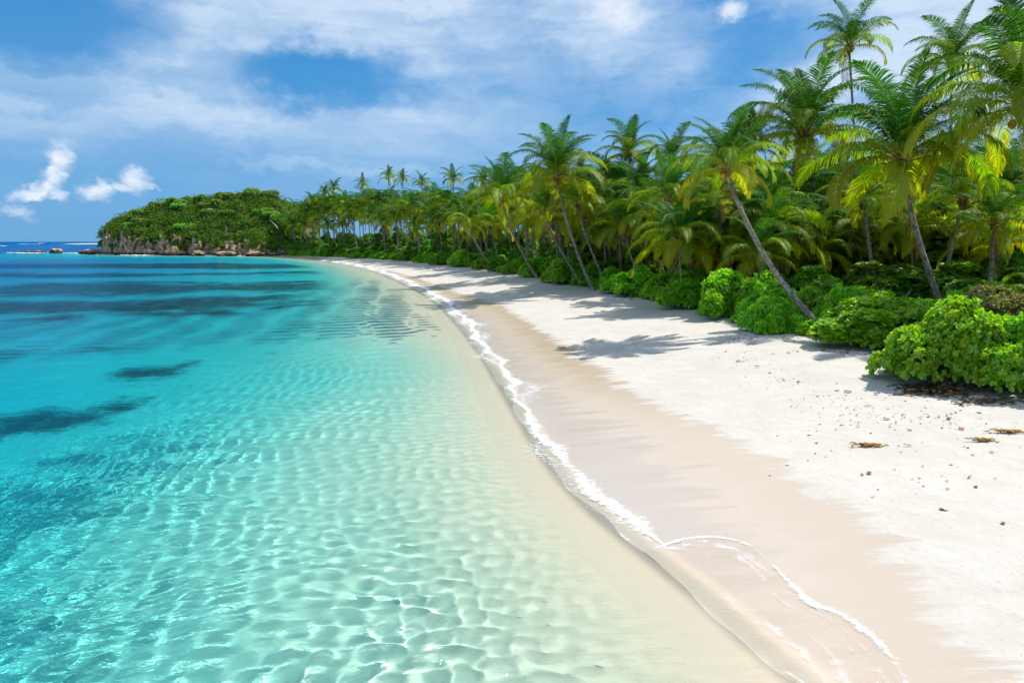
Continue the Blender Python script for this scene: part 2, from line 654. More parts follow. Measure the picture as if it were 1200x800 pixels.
def bed_material():
    """pale sand under the water, dark seagrass and coral beds"""
    m, T = material('sea_bed')
    geo = T.new('ShaderNodeNewGeometry').outputs['Position']
    shore, beds = T.attr('shore'), T.attr('beds')
    n = T.noise(geo, .9, 4, .65)
    n2 = T.noise(geo, 1.7, 5, .7)
    bed = T.mix(T.smooth(n, .3, .7), BED_A, BED_B)
    bed = T.mix(T.smooth(shore, -9, -3), bed, (.735, .61, .46))
    n3 = T.noise(geo, .33, 4, .65)
    bd = T.math('ADD', beds, T.math('MULTIPLY', T.math('SUBTRACT', n2, .5), .7))
    bd = T.math('ADD', bd, T.math('MULTIPLY', T.math('SUBTRACT', n3, .5), 1.5))
    grass = T.math('MULTIPLY', T.math('MULTIPLY', T.smooth(bd, .62, 1.12, 1, 0), T.smooth(shore, -13, -8, 1, 0)), T.smooth(n, .32, .52, .35, 1))
    gcol = T.mix(T.smooth(n2, .42, .66), (.022, .04, .045), (.10, .12, .09))
    bed = T.mix(T.math('MULTIPLY', grass, .95), bed, gcol)
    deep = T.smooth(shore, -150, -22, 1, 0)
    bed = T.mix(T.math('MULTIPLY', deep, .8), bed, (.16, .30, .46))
    # small ripple marks in the sand
    d = T.new('ShaderNodeBsdfDiffuse')
    T.l.new(bed, d.inputs[0])
    rm = T.noise(T.scale(geo, (1.3, 7.5, 1)), 1.15, 4, .6, .6)
    b = T.new('ShaderNodeBump')
    b.inputs['Strength'].default_value = .8
    b.inputs['Distance'].default_value = .045
    T.l.new(rm, b.inputs['Height'])
    T.l.new(b.outputs[0], d.inputs['Normal'])
    T.l.new(d.outputs[0], T.out.inputs[0])
    return m


def floor_material():
    return principled('leaf_litter', lambda T: T.mix(T.smooth(T.noise(T.pos, 11, 3, .6), .4, .65), (.06, .042, .024), (.17, .12, .07)), .95, spec=.1)


ground = link('ground', build_ground())
tag(ground, kind='structure')
ground.cycles.is_caustics_receiver = True

# ------------------------------------------------------------------ sea


def wave_amp(s):
    return np.clip((-np.interp(s, LX, LZ) - .04) / .14, .17, 1.0) * np.clip((-s - .25) / 1.6, .04, 1)


def water_waves(X, Y, s, RR):
    g = np.random.default_rng(5)
    amp = wave_amp(s)
    Z = np.zeros_like(X)
    # gentle warp so that the net of crests is not a regular lattice
    wx = .28 * np.sin(.45 * Y + .2 * X) + .13 * np.sin(1.0 * X - .7 * Y + 1)
    wy = .28 * np.sin(.4 * X - .23 * Y + 2) + .13 * np.sin(.8 * Y + .9 * X)
    A, B = X + wx, Y + wy
    for i in range(26):
        base = (R(15), R(102))[i % 2]
        th = base + g.normal(0, .42)
        L = g.uniform(.21, .50)
        k = 2 * PI / L
        a = WAVE * (L / .35) ** .3 / (k * k)
        fade = np.clip((L / (RR * .0030 + .012) - 3.6) / 2.5, 0, 1)
        a *= (1.0, 1.35)[i % 2]
        Z += a * fade * np.sin(k * (A * math.cos(th) + B * math.sin(th)) + g.uniform(0, 6.3))
    for i in range(5):
        th, L = g.uniform(0, PI), g.uniform(.75, 1.5)
        k = 2 * PI / L
        fade = np.clip((L / (RR * .0030 + .012) - 3.6) / 2.5, 0, 1)
        Z += WAVE * .22 / (k * k) * fade * np.sin(k * (A * math.cos(th) + B * math.sin(th)) + g.uniform(0, 6.3))
    gust = np.clip(1.1 + .45 * wob(X, Y, 61, .42, 3), .5, 1.6)
    # short steep ripples where it is shallow
    gust *= np.clip((.42 / np.maximum(-np.interp(s, LX, LZ), .02)) ** .5, .42, 1.3)
    Z = Z * amp * gust
    return TOP * .9 * amp * np.tanh(Z / (TOP * .9 * amp))


WAVE = .72
TOP = .09


def build_sea():
    r = [2.0]
    while r[-1] < 14000:
        q = r[-1]
        r.append(q + (max(.028, .0030 * q) if q > 7 else .1) * (1 if q < 60 else 2 if q < 160 else (3 if q < 600 else 25)))
    r = np.array(r)
    a = np.concatenate([np.linspace(R(-60), R(-42), 120, endpoint=False), np.linspace(R(-42), R(34), 1000)])
    RR, AA = np.meshgrid(r, a, indexing='ij')
    X, Y = RR * np.sin(AA), RR * np.cos(AA)
    s = coast(X, Y)
    Z = water_waves(X, Y, s, RR)
    q = grid_faces(len(r), len(a))
    V = np.stack([X, Y, Z], -1).reshape(-1, 3)
    out = []
    for part in (0, 1):
        sv = edge_line(X, Y, s).ravel()
        if part == 0:
            f = q[(sv[q] < S1).any(1)]
            P = snap(V, sv, sv > S1)
        else:
            f = q[(sv[q] > S1).any(1) & (sv[q] < .12).any(1)]
            P = snap(V, sv, sv < S1)
        used = np.zeros(len(sv), bool)
        used[f.ravel()] = True
        idx = np.cumsum(used) - 1
        P = P[used]
        at = {'shore': s.ravel()[used]} if part == 0 else {'depth': np.clip(-ground_z(P[:, 0], P[:, 1]), 0, 1)}
        me = mesh_np(('sea', 'shallow_water')[part], P, idx[f], smooth=True, attrs=at)
        me.materials.append((WATER, FILM)[part])
        out.append(me)
    return out


def edge_line(X, Y, s):
    """shore distance with a wavering of the thin edge"""
    return s + .09 * wob(X, Y, 41, 1.6, 3) * np.clip(1.5 - np.abs(s), 0, 1)


def snap(V, sv, which):
    """slide the chosen points along the slope of the shore distance onto the line S1"""
    near_ = which & (np.abs(sv - S1) < 1.5)
    P = V.copy()
    x, y, d = V[near_, 0], V[near_, 1], sv[near_]
    e_ = .02
    fn = lambda a_, b_: edge_line(a_, b_, coast(a_, b_))
    gx = (fn(x + e_, y) - d) / e_
    gy = (fn(x, y + e_) - d) / e_
    g2 = gx * gx + gy * gy + 1e-6
    P[near_, 0] = x - (d - S1) * gx / g2
    P[near_, 1] = y - (d - S1) * gy / g2
    return P


def film_material():
    """water a centimetre deep over the sand: see-through, with a sky gloss"""
    m, T = material('shallow_film')
    geo = T.new('ShaderNodeNewGeometry').outputs['Position']
    tr = T.new('ShaderNodeBsdfTransparent')
    # the little water there is still takes its share of red
    dp = T.attr('depth')
    cc = T.new('ShaderNodeCombineColor')
    for i_, k_ in enumerate((1.08, .098, .017)):
        T.l.new(T.math('POWER', math.exp(-k_ * .66), dp), cc.inputs[i_])
    T.l.new(cc.outputs[0], tr.inputs[0])
    gl = T.new('ShaderNodeBsdfGlossy')
    gl.inputs['Roughness'].default_value = .08
    fr = T.new('ShaderNodeFresnel')
    fr.inputs['IOR'].default_value = 1.33
    b = T.new('ShaderNodeBump')
    b.inputs['Distance'].default_value = .012
    T.l.new(T.noise(T.scale(geo, (1.0, 2.2, 1)), 7, 3, .6, .6), b.inputs['Height'])
    T.l.new(b.outputs[0], gl.inputs['Normal'])
    T.l.new(b.outputs[0], fr.inputs['Normal'])
    mx = T.new('ShaderNodeMixShader')
    T.l.new(T.math('MULTIPLY', fr.outputs[0], .55), mx.inputs[0])
    T.l.new(tr.outputs[0], mx.inputs[1])
    T.l.new(gl.outputs[0], mx.inputs[2])
    T.l.new(mx.outputs[0], T.out.inputs[0])
    return m


def water_material(name, bump=True):
    m, T = material(name)
    geo = T.new('ShaderNodeNewGeometry').outputs['Position']
    rf = T.new('ShaderNodeBsdfRefraction')
    rf.inputs['IOR'].default_value = 1.33
    rf.inputs['Roughness'].default_value = 0.0
    gl = T.new('ShaderNodeBsdfGlossy')
    gl.inputs['Roughness'].default_value = 0.06
    fr = T.new('ShaderNodeFresnel')
    fr.inputs['IOR'].default_value = 1.33
    # wind ripples too fine for the mesh; longer chop far out
    dist = T.vmath('LENGTH', geo)
    e1 = T.noise(T.scale(geo, (1.0, 1.6, 1)), 5.5, 2, .5, .4)
    e2 = T.noise(T.scale(geo, (.5, 1.1, 1)), .9, 5, .6, .5)
    far = T.math('MULTIPLY', T.smooth(dist, 9, 45), T.smooth(T.attr('shore'), -16, -2, 1, .10))
    h = T.math('ADD', T.math('MULTIPLY', e1, .024), T.math('MULTIPLY', T.math('MULTIPLY', e2, far), .34))
    b = T.new('ShaderNodeBump')
    b.inputs['Strength'].default_value = 1.0
    b.inputs['Distance'].default_value = 1.0
    T.l.new(h, b.inputs['Height'])
    for n in (rf, gl, fr):
        T.l.new(b.outputs[0], n.inputs['Normal'])
    mx = T.new('ShaderNodeMixShader')
    T.l.new(T.math('MULTIPLY', fr.outputs[0], T.smooth(dist, 100, 900, .5, .8)), mx.inputs[0])
    T.l.new(rf.outputs[0], mx.inputs[1])
    T.l.new(gl.outputs[0], mx.inputs[2])
    T.l.new(mx.outputs[0], T.out.inputs[0])
    return m


WATER = water_material('water')
FILM = film_material()
sea_mesh, edge_mesh = build_sea()
sea = link('sea', sea_mesh)
tag(sea, kind='structure')
tag(link('shallow_water', edge_mesh), kind='structure')
sea.cycles.is_caustics_caster = True

# the body of the water: clear, soaks up red light with depth.  Its top lies just over the wave crests.
m, T = material('sea_water')
va = T.new('ShaderNodeVolumeAbsorption')
va.inputs[0].default_value = (0.0, .909, .984, 1)
va.inputs[1].default_value = 1.08
T.l.new(va.outputs[0], T.out.inputs['Volume'])


def build_body():
    r = [1.5]
    while r[-1] < 13000:
        q = r[-1]
        r.append(q + max(.10, .012 * q) * (1 if q < 300 else 8))
    r = np.array(r)
    a = np.linspace(R(-66), R(40), 420)
    RR, AA = np.meshgrid(r, a, indexing='ij')
    X, Y = RR * np.sin(AA), RR * np.cos(AA)
    s = coast(X, Y)
    q = grid_faces(len(r), len(a))
    es = edge_line(X, Y, s).ravel()
    es = es - 1.1      # runs on under the sand, so that every way out of the water crosses it
    q = q[(es[q] < S1).any(1)]
    Z = TOP * .93 * wave_amp(s) * np.clip((42 - RR) / 14, 0, 1) + .004
    return mesh_np('sea_water', np.stack([X, Y, Z], -1), q, smooth=False)


body = link('sea_water', build_body(), m)
tag(body, kind='structure')

#PART2
# ------------------------------------------------------------------ foam and swash


def along(P, step):
    P = np.asarray(P, float)
    L = np.concatenate([[0], np.cumsum(np.linalg.norm(np.diff(P, axis=0), axis=1))])
    t = np.arange(0, L[-1], step)
    Q = np.stack([np.interp(t, L, P[:, 0]), np.interp(t, L, P[:, 1])], 1)
    d = np.gradient(Q, axis=0)
    d /= np.linalg.norm(d, axis=1)[:, None] + 1e-9
    nrm = np.stack([d[:, 1], -d[:, 0]], 1)
    return t, Q, nrm


def foam_material(name, scale, lo, hi):
    m, T = material(name)
    geo = T.new('ShaderNodeNewGeometry').outputs['Position']
    body_ = T.attr('cover')
    n = T.noise(geo, scale, 6, .68)
    n2 = T.noise(geo, scale * 3.7, 4, .6)
    a = T.math('ADD', body_, T.math('MULTIPLY', T.math('SUBTRACT', n, .5), 1.9))
    a = T.math('ADD', a, T.math('MULTIPLY', T.math('SUBTRACT', n2, .5), .7))
    al = T.smooth(a, lo, hi)
    d = T.new('ShaderNodeBsdfDiffuse')
    d.inputs[0].default_value = (.80, .82, .84, 1)
    tr = T.new('ShaderNodeBsdfTransparent')
    mx = T.new('ShaderNodeMixShader')
    T.l.new(al, mx.inputs[0])
    T.l.new(tr.outputs[0], mx.inputs[1])
    T.l.new(d.outputs[0], mx.inputs[2])
    T.l.new(mx.outputs[0], T.out.inputs[0])
    return m


FOAM = foam_material('foam', 6.5, .30, 1.2)
LACE = foam_material('foam_lace', 4.5, .40, 1.7)
FOAM_FAR = foam_material('foam_far', 1.3, .35, .6)


def foam_strip(name, P, width, height, step, across, mat, off=0.0, cover=None, seed=0, base=None, wigs=1.0):
    """a lumpy band of foam along a line; width and height may vary along it"""
    t, Q, nrm = along(P, step)
    w = width(t) if callable(width) else np.full(len(t), width)
    h = height(t) if callable(height) else np.full(len(t), height)
    c = cover(t) if cover is not None else np.ones(len(t))
    u = np.linspace(-1, 1, across)
    wig = .20 * np.sin(t * 1.3 + seed) + .10 * np.sin(t * 2.9 + 2 * seed) + .05 * np.sin(t * 6.1 + seed) + .35 * np.sin(t * .37 + seed)
    wig = wig * wigs
    X = Q[:, :1] + nrm[:, :1] * (u[None] * .5 * w[:, None] + off + wig[:, None] * w[:, None] * .7)
    Y = Q[:, 1:] + nrm[:, 1:] * (u[None] * .5 * w[:, None] + off + wig[:, None] * w[:, None] * .7)
    prof = np.clip(1 - np.abs(u), 0, 1)[None] ** .7
    lump = .6 * np.array([[noise.fractal(Vector((X[i, j] * 5, Y[i, j] * 5, seed)), 1, 2, 3) for j in range(across)] for i in range(len(t))])
    g = np.maximum(ground_z(X, Y), 0) if base is None else base
    Z = g + .012 + prof * h[:, None] * (.55 + .55 * lump)
    cov = (prof * 1.15 - .15 + .0 * X) * c[:, None]
    return mesh_np(name, np.stack([X, Y, Z], -1), grid_faces(len(t), across), smooth=True, attrs={'cover': cov.ravel()})


WL_PX = [(776, 641), (742, 621), (705, 590), (664, 548), (640, 512), (606, 462), (578, 418), (549, 380), (517, 350), (480, 331), (441, 316.5), (405, 308.8), (372, 304.2)]
WL = catmull(np.array([at_z(*p) for p in WL_PX]), 5)
tot = np.linalg.norm(np.diff(WL, axis=0), axis=1).sum()


def fw(t):
    k = np.clip(t / 1.2, 0, 1)
    return k * (.42 + .16 * np.sin(t * .9 + 1) + .12 * np.sin(t * 2.3)) * (1 + .9 * np.exp(-((t - 3.6) / 1.8) ** 2)) * (1 + t / 55.0) + .10


shore_foam = link('shore_foam', foam_strip('shore_foam', WL, fw, lambda t: .018 + .010 * np.sin(t * 1.3) + t * 0, .05, 17, FOAM, seed=1,
                                           cover=lambda t: .74 + .22 * np.exp(-((t - 3.5) / 2.2) ** 2) + .26 * np.sin(t * 1.1) * np.sin(t * .37) + .012 * np.clip(t, 0, 40)), FOAM)
tag(shore_foam, kind='stuff', label='white foam of the wavelet breaking along the water line', cat='foam')

wash = link('foam_wash', foam_strip('foam_wash', WL, lambda t: np.clip(t / 3, 0, 1) * (1.15 + .3 * np.sin(t * .6)) * (1 + t / 60.0) + .05, .006, .07, 15, FOAM, off=0.0, seed=9,
                                    cover=lambda t: .40 + .16 * np.sin(t * .9 + 2) + .004 * np.clip(t, 0, 40)), FOAM)
tag(wash, kind='stuff', label='thin milky wash of spent foam along the water line', cat='foam')

# the inner edge of the swash, a broken thread of froth
tI, QI, NI = along(SHORE[1:44], .05)
dI = edge_line(QI[:, 0], QI[:, 1], coast(QI[:, 0], QI[:, 1]))
sgn = 1.0 if coast(QI[5:6, 0] + NI[5:6, 0] * .5, QI[5:6, 1] + NI[5:6, 1] * .5)[0] < 0 else -1.0
EDGE = QI + NI * sgn * (dI - S1)[:, None]
thread = foam_strip('foam_thread', EDGE, lambda t: .07 + .05 * np.sin(t * 1.7), .004, .035, 9, FOAM, seed=0, base=.004, cover=lambda t: .28 + .20 * np.sin(t * 2.7 + 1) + .14 * np.sin(t * 7.1), wigs=0.0)
o = link('foam_thread', thread, FOAM)
tag(o, kind='stuff', label='broken thread of froth where the sea meets the swash', cat='foam')

# thin tongue of swash running up the near sand
TONGUE_PX = [(772, 641), (815, 634), (868, 641), (905, 668), (940, 706), (985, 728), (1025, 760), (1052, 800), (1085, 850)]
TON = catmull(np.array([at_z(p[0], p[1], .03) for p in TONGUE_PX]), 6)


def build_tongue():
    t, Q, nrm = along(TON, .06)
    inner = []
    ts, QS, QN = along(SHORE[1:60], .05)
    if coast(QS[:1, 0] + QN[:1, 0], QS[:1, 1] + QN[:1, 1])[0] > 0:
        QN = -QN
    n = 26
    u = np.linspace(0, 1, n)
    # from the swash edge back to just inside the waterline
    V = []
    for k, p in enumerate(Q):
        j = np.argmin(((QS - p) ** 2).sum(1))
        V.append(p[None] * (1 - u[:, None]) + (QS[j] + QN[j] * .35)[None] * u[:, None])
    V = np.array(V)
    X, Y = V[..., 0], V[..., 1]
    g = ground_z(X, Y)
    rip = .0016 * wob(X, Y, 31, 5.0, 3)
    Z = g + .013 + rip + .012 * np.sin(u * PI)[None]
    q = grid_faces(len(Q), n)
    p = np.stack([X, Y, Z], -1).reshape(-1, 3)
    if np.cross(p[q[:, 1]] - p[q[:, 0]], p[q[:, 3]] - p[q[:, 0]])[:, 2].mean() < 0:
        q = q[:, ::-1]
    return mesh_np('swash_film', p, q, smooth=True)


film = link('swash_film', build_tongue(), FILM)
tag(film, kind='structure')
tf = link('swash_foam', foam_strip('swash_foam', TON, lambda t: .13 + .06 * np.sin(t * 1.9) + .14 * np.exp(-((t - 3.6) / 1.1) ** 2) + .22 * np.clip((t - 4) / 2, 0, 1),
                                   .012, .03, 13, FOAM, seed=4, cover=lambda t: .76 + .20 * np.sin(t * 2.1) + .12 * np.sin(t * 5.7)), FOAM)
for k_, (u_, c_) in enumerate(((.22, .40), (.42, .34), (.62, .30), (.10, .42))):
    n_ = min(len(TON), 60)
    e_ = EDGE[np.linspace(np.argmin(((EDGE - TON[0]) ** 2).sum(1)), 0, len(TON)).astype(int)]
    P_ = TON * (1 - u_) + e_ * u_
    o = link('swash_lace', foam_strip('swash_lace', P_, lambda t: .30 + .16 * np.sin(t * 1.3 + k_ * 2), .004, .04, 13, LACE, seed=11 + k_, cover=lambda t: c_ + .24 + .22 * np.sin(t * 1.1 + 2.2 * k_) + .05 * (t - 3)), LACE)
    tag(o, kind='stuff', label='faint streaks of froth on the tongue of swash', cat='foam')
tag(tf, kind='stuff', label='thin white lace of foam edging the tongue of water on the near sand', cat='foam')

# broken water over the reef off the headland
for i, (px0, px1, py, w) in enumerate(((8, 58, 296.6, 3.2), (74, 112, 297.0, 5.0), (20, 46, 296.9, 3), (112, 142, 298.6, 2.5), (24, 46, 286.0, 16), (0, 8, 288.2, 10), (60, 74, 296.0, 4), (46, 52, 284.9, 14), (140, 200, 299.4, 1.2), (230, 330, 300.0, 1.0))):
    P = [at_z(px0, py), at_z((px0 + px1) / 2, py + .15), at_z(px1, py)]
    L = np.linalg.norm(P[2] - P[0])
    o = link('reef_surf', foam_strip('reef_surf', P, lambda t: w * np.sin(np.clip(t / L, .03, .97) * PI) ** .6, .5, L / 60, 9, FOAM_FAR, seed=i * 3, base=0.0, cover=lambda t: .8 + 0 * t), FOAM_FAR)
    tag(o, kind='stuff', label='white surf breaking over the reef off the headland', cat='surf')

# ------------------------------------------------------------------ plant materials


def leaf_material(name, cols, trans=.45, rough=.45, gloss=.03, vary=.0, tip=None):
    m, T = material(name)
    oi = T.new('ShaderNodeObjectInfo')
    geo = T.new('ShaderNodeNewGeometry')
    rl = geo.outputs['Random Per Island']
    c = T.mix(rl, cols[0], cols[1])
    if len(cols) > 2:
        c = T.mix(T.smooth(T.noise(T.new('ShaderNodeTexCoord').outputs['Object'], 1.6, 3, .6), .45, .72), c, cols[2])
    if tip:
        c = T.mix(T.smooth(T.attr('tip'), .0, 1.0), c, tip)
    hs = T.new('ShaderNodeHueSaturation')
    T.put(hs.inputs['Hue'], T.math('ADD', .5 - vary * .04, T.math('MULTIPLY', oi.outputs['Random'], vary * .08)))
    T.put(hs.inputs['Value'], T.math('ADD', 1 - vary * .5, T.math('MULTIPLY', oi.outputs['Random'], vary)))
    T.l.new(c, hs.inputs['Color'])
    c = hs.outputs[0]
    d = T.new('ShaderNodeBsdfDiffuse')
    t = T.new('ShaderNodeBsdfTranslucent')
    T.l.new(c, d.inputs[0])
    T.l.new(T.mix(1.0, c, (1.35, 1.45, .5), 'MULTIPLY'), t.inputs[0])
    m1 = T.new('ShaderNodeMixShader')
    m1.inputs[0].default_value = trans
    T.l.new(d.outputs[0], m1.inputs[1])
    T.l.new(t.outputs[0], m1.inputs[2])
    g = T.new('ShaderNodeBsdfGlossy')
    g.inputs['Roughness'].default_value = rough
    g.inputs[0].default_value = (.9, .95, 1, 1)
    m2 = T.new('ShaderNodeMixShader')
    m2.inputs[0].default_value = gloss
    T.l.new(m1.outputs[0], m2.inputs[1])
    T.l.new(g.outputs[0], m2.inputs[2])
    T.l.new(m2.outputs[0], T.out.inputs[0])
    return m


FR_YOUNG = leaf_material('frond_young', ((.03, .11, .016), (.055, .16, .016)), .42, .55, .012, .3)
FR_MID = leaf_material('frond_green', ((.10, .26, .008), (.22, .38, .008)), .54, .5, .02, .3, tip=(.26, .32, .008))
FR_OLD = leaf_material('frond_yellowing', ((.17, .36, .006), (.30, .44, .006), (.50, .46, .006)), .58, .5, .015, .3, tip=(.48, .40, .006))
FR_DEAD = leaf_material('frond_dead', ((.20, .12, .045), (.32, .18, .06)), .3, .7, .02, .3)
BUSH_LEAF = leaf_material('glossy_leaf', ((.14, .38, .006), (.30, .58, .008), (.42, .58, .015)), .48, .42, .04, .28)
BUSH_DARK = leaf_material('green_leaf', ((.11, .33, .008), (.19, .46, .010), (.27, .44, .014)), .44, .45, .03, .4)
BUSH_DRY = leaf_material('seeding_leaf', ((.16, .20, .03), (.30, .26, .08), (.32, .24, .11)), .3, .5, .04, .3)
WOOD_LEAF = leaf_material('forest_leaf', ((.09, .23, .010), (.17, .36, .010), (.27, .36, .012)), .46, .45, .05, .6)
HILL_LEAF = leaf_material('hill_leaf', ((.03, .085, .010), (.06, .14, .012), (.10, .13, .03)), .3, .6, .012, .3, tip=(.14, .22, .014))

RIB = principled('frond_rib_yellow', (.50, .42, .04), .5)
RIB_GREEN = principled('frond_rib_green', (.16, .22, .03), .5)
TRUNK = principled('palm_bark', lambda T: T.mix(T.smooth(T.noise(T.scale(T.pos, (1, 1, 1)), 5, 4, .6), .35, .68), (.17, .125, .10), (.42, .35, .30)), .9,
                   bump=lambda T: (T.noise(T.scale(T.pos, (1.5, 1.5, 9)), 3, 4, .6), .6, .03), spec=.15)
SHAFT = principled('leaf_base_fibre', lambda T: T.mix(T.smooth(T.noise(T.pos, 6, 4, .6), .35, .65), (.12, .07, .03), (.32, .21, .07)), .9, spec=.15)
NUT = principled('coconut', lambda T: T.mix(T.smooth(T.noise(T.pos, 3, 2, .5), .4, .6), (.50, .26, .02), (.55, .42, .05)), .5)
SPATHE = principled('flower_stalk', lambda T: T.mix(T.noise(T.pos, 8, 2, .5), (.55, .36, .06), (.62, .50, .16)), .6)
BARK = principled('branch_bark', lambda T: T.mix(T.noise(T.pos, 8, 4, .6), (.13, .10, .075), (.26, .21, .17)), .9, spec=.1)
DEADWOOD = principled('dead_wood', lambda T: T.mix(T.noise(T.pos, 7, 4, .6), (.30, .24, .18), (.50, .43, .34)), .9, spec=.1)

# ------------------------------------------------------------------ palm fronds
FL = 4.5     # nominal frond length


def frond_mesh(age, seed, npair=86, dead=False):
    g = np.random.default_rng(seed)
    th0 = R(np.interp(age, [0, .12, .28, .45, .6, .75, .88, 1], [86, 74, 60, 44, 27, 8, -16, -50]))
    droop = R(np.interp(age, [0, .15, .35, .6, .8, 1], [40, 82, 108, 114, 92, 40])) * g.uniform(.85, 1.2)
    n = 26
    t = np.linspace(0, 1, n)
    ang = th0 - droop * t ** 1.5
    ang = np.maximum(ang, R(-88))
    side_bend = g.uniform(-.45, .45)
    ds = FL / (n - 1)
    x = np.concatenate([[0], np.cumsum(np.cos(ang[:-1]) * ds)])
    z = np.concatenate([[0], np.cumsum(np.sin(ang[:-1]) * ds)])
    y = side_bend * t ** 2 * FL * .35
    P = np.stack([x, y, z], 1)
    mb = MB()
    mb.tube(P, np.interp(t, [0, .08, .3, 1], [.060, .040, .024, .006]), 4, cap=False)
    tg = np.gradient(P, axis=0)
    tg /= np.linalg.norm(tg, axis=1)[:, None]
    V, Q, T3, TIP = [], [], [], []
    nb = sum(len(v) for v in mb.v)
    tipv = [0.0] * nb
    hang = np.interp(age, [0, .2, .45, .7, 1], [.35, .75, 1.1, 1.25, 1.2])
    twist = g.uniform(-.35, .35)
    for k in range(npair):
        u = .13 + .87 * (k / (npair - 1)) ** .93
        p = np.array([np.interp(u, t, P[:, i]) for i in range(3)])
        f = np.array([np.interp(u, t, tg[:, i]) for i in range(3)])
        f /= np.linalg.norm(f)
        s = np.cross(f, (0, 0, 1.0))
        s /= np.linalg.norm(s) + 1e-6
        up = np.cross(s, f)
        s, up = s * math.cos(twist * u) + up * math.sin(twist * u), up * math.cos(twist * u) - s * math.sin(twist * u)
        ln = 1.02 * np.interp(u, [.13, .25, .5, .8, 1], [.62, .92, 1.0, .72, .34])
        fw_ = np.interp(u, [.13, .6, .85, 1], [.25, .55, .9, 1.8])
        for sg in (-1, 1):
            if g.random() < (.16 if dead else .035):
                continue
            l = ln * g.uniform(.82, 1.1)
            d0_ = s * sg * 1.0 + f * (fw_ + g.normal(0, .10)) + up * (np.interp(age, [0, .3, .7, 1], [.55, .40, .10, .05]) + g.normal(0, .10))
            d0_ /= np.linalg.norm(d0_)
            hg = hang * g.uniform(.75, 1.3)
            d1 = d0_ + np.array((0, 0, -1.0)) * hg * .55
            d1 /= np.linalg.norm(d1)
            d2 = d1 + np.array((0, 0, -1.0)) * hg * 1.1
            d2 /= np.linalg.norm(d2)
            a0 = p
            a1 = a0 + d0_ * l * .30
            a2 = a1 + d1 * l * .36
            a3 = a2 + d2 * l * .34
            wv = np.cross(d0_, up)
            wv = wv / (np.linalg.norm(wv) + 1e-6) * .5
            w1, w2 = .048 * g.uniform(.8, 1.2), .040 * g.uniform(.8, 1.2)
            b = len(V)
            V += [a0 - wv * .022, a0 + wv * .022, a1 - wv * w1, a1 + wv * w1, a2 - wv * w2, a2 + wv * w2, a3]
            tipv += [u * .35] * 2 + [.25 + u * .4] * 2 + [.55 + u * .3] * 2 + [1.0]
            Q += [(b, b + 1, b + 3, b + 2), (b + 2, b + 3, b + 5, b + 4)]
            T3 += [(b + 4, b + 5, b + 6)]
    mb.add(V, Q, T3)
    me = mb.build('frond')
    at = me.attributes.new('tip', 'FLOAT', 'POINT')
    at.data.foreach_set('value', np.array(tipv, np.float32))
    nr = sum(len(q_) for q_ in mb.q[:1])
    me.materials.append(FR_DEAD if dead else FR_YOUNG if age < .36 else FR_MID if age < .62 else FR_OLD)
    me.materials.append(FR_DEAD if dead else RIB_GREEN if age < .3 else RIB)
    me.polygons.foreach_set('material_index', (np.arange(len(me.polygons)) < nr).astype(np.int32))
    return me


AGES = [0, .10, .20, .30, .40, .50, .60, .70, .80, .90, 1.0]
FRONDS = {a: [frond_mesh(a, int(a * 100) * 7 + j) for j in range(3)] for a in AGES}
DEADF = [frond_mesh(1.0, 900 + j, 40, True) for j in range(3)]


def nut_mesh():
    mb = MB()
    mb.ball((0, 0, 0), (.15, .15, .18), 8, 6)
    me = mb.build('coconut', True)
    me.materials.append(NUT)
    return me


NUTM = nut_mesh()


def stalk_mesh(seed):
    g = random.Random(seed)
    mb = MB()
    for k in range(9):
        a = g.uniform(0, 2 * PI)
        r = g.uniform(.35, .75)
        pts = [(0, 0, 0), (math.cos(a) * r * .5, math.sin(a) * r * .5, g.uniform(.05, .3)), (math.cos(a) * r, math.sin(a) * r, g.uniform(-.35, .1))]
        mb.tube(pts, (.045, .03, .014), 4)
    me = mb.build('flower_stalk')
    me.materials.append(SPATHE)
    return me


STALKS = [stalk_mesh(s) for s in range(3)]


def shaft_mesh():
    mb = MB()
    z = np.linspace(-.55, .5, 9)
    mb.tube(np.stack([0 * z, 0 * z, z], 1), np.interp(z, [-.55, -.3, 0, .3, .5], [.13, .19, .27, .20, .07]), 9)
    for k in range(14):
        a = k * 2.4
        zz = -.35 + .05 * k
        mb.tube([(math.cos(a) * .12, math.sin(a) * .12, zz - .15), (math.cos(a) * .27, math.sin(a) * .27, zz + .05), (math.cos(a) * .48, math.sin(a) * .48, zz + .22)],
                (.09, .075, .035), 5)
    me = mb.build('leaf_base', True)
    me.materials.append(SHAFT)
    return me


SHAFTM = shaft_mesh()


def trunk_mesh(base_to_crown, r0, r1, seed, bow=.16):
    """slim leaning trunk, swollen at the foot, ringed by leaf scars; from (0,0,-.3) to the crown"""
    c = Vector(base_to_crown)
    h = Vector((c.x, c.y, 0))
    g = random.Random(seed)
    ctrl = h * (.5 + bow + g.uniform(-.05, .05)) + Vector((0, 0, c.z * (.5 - bow * .4)))
    L = c.length
    n = max(14, int(L / .22))
    pts, rad = [], []
    for i in range(n + 1):
        t = i / n
        p = ctrl * (2 * t * (1 - t)) + c * t * t
        p = p + Vector((math.sin(t * 7 + seed) * .035, math.cos(t * 5 + seed) * .035, 0)) * math.sin(PI * t)
        if i == 0:
            p.z -= .3
        pts.append(p)
        r = r0 + (r1 - r0) * t ** .8
        r *= 1 + .75 * math.exp(-t * L / .45)
        r *= 1.06 if i % 2 else .96
        rad.append(r * (1 + g.uniform(-.02, .02)))
    mb = MB()
    mb.tube([tuple(p) for p in pts], rad, 9)
    me = mb.build('trunk', True)
    me.materials.append(TRUNK)
    return me


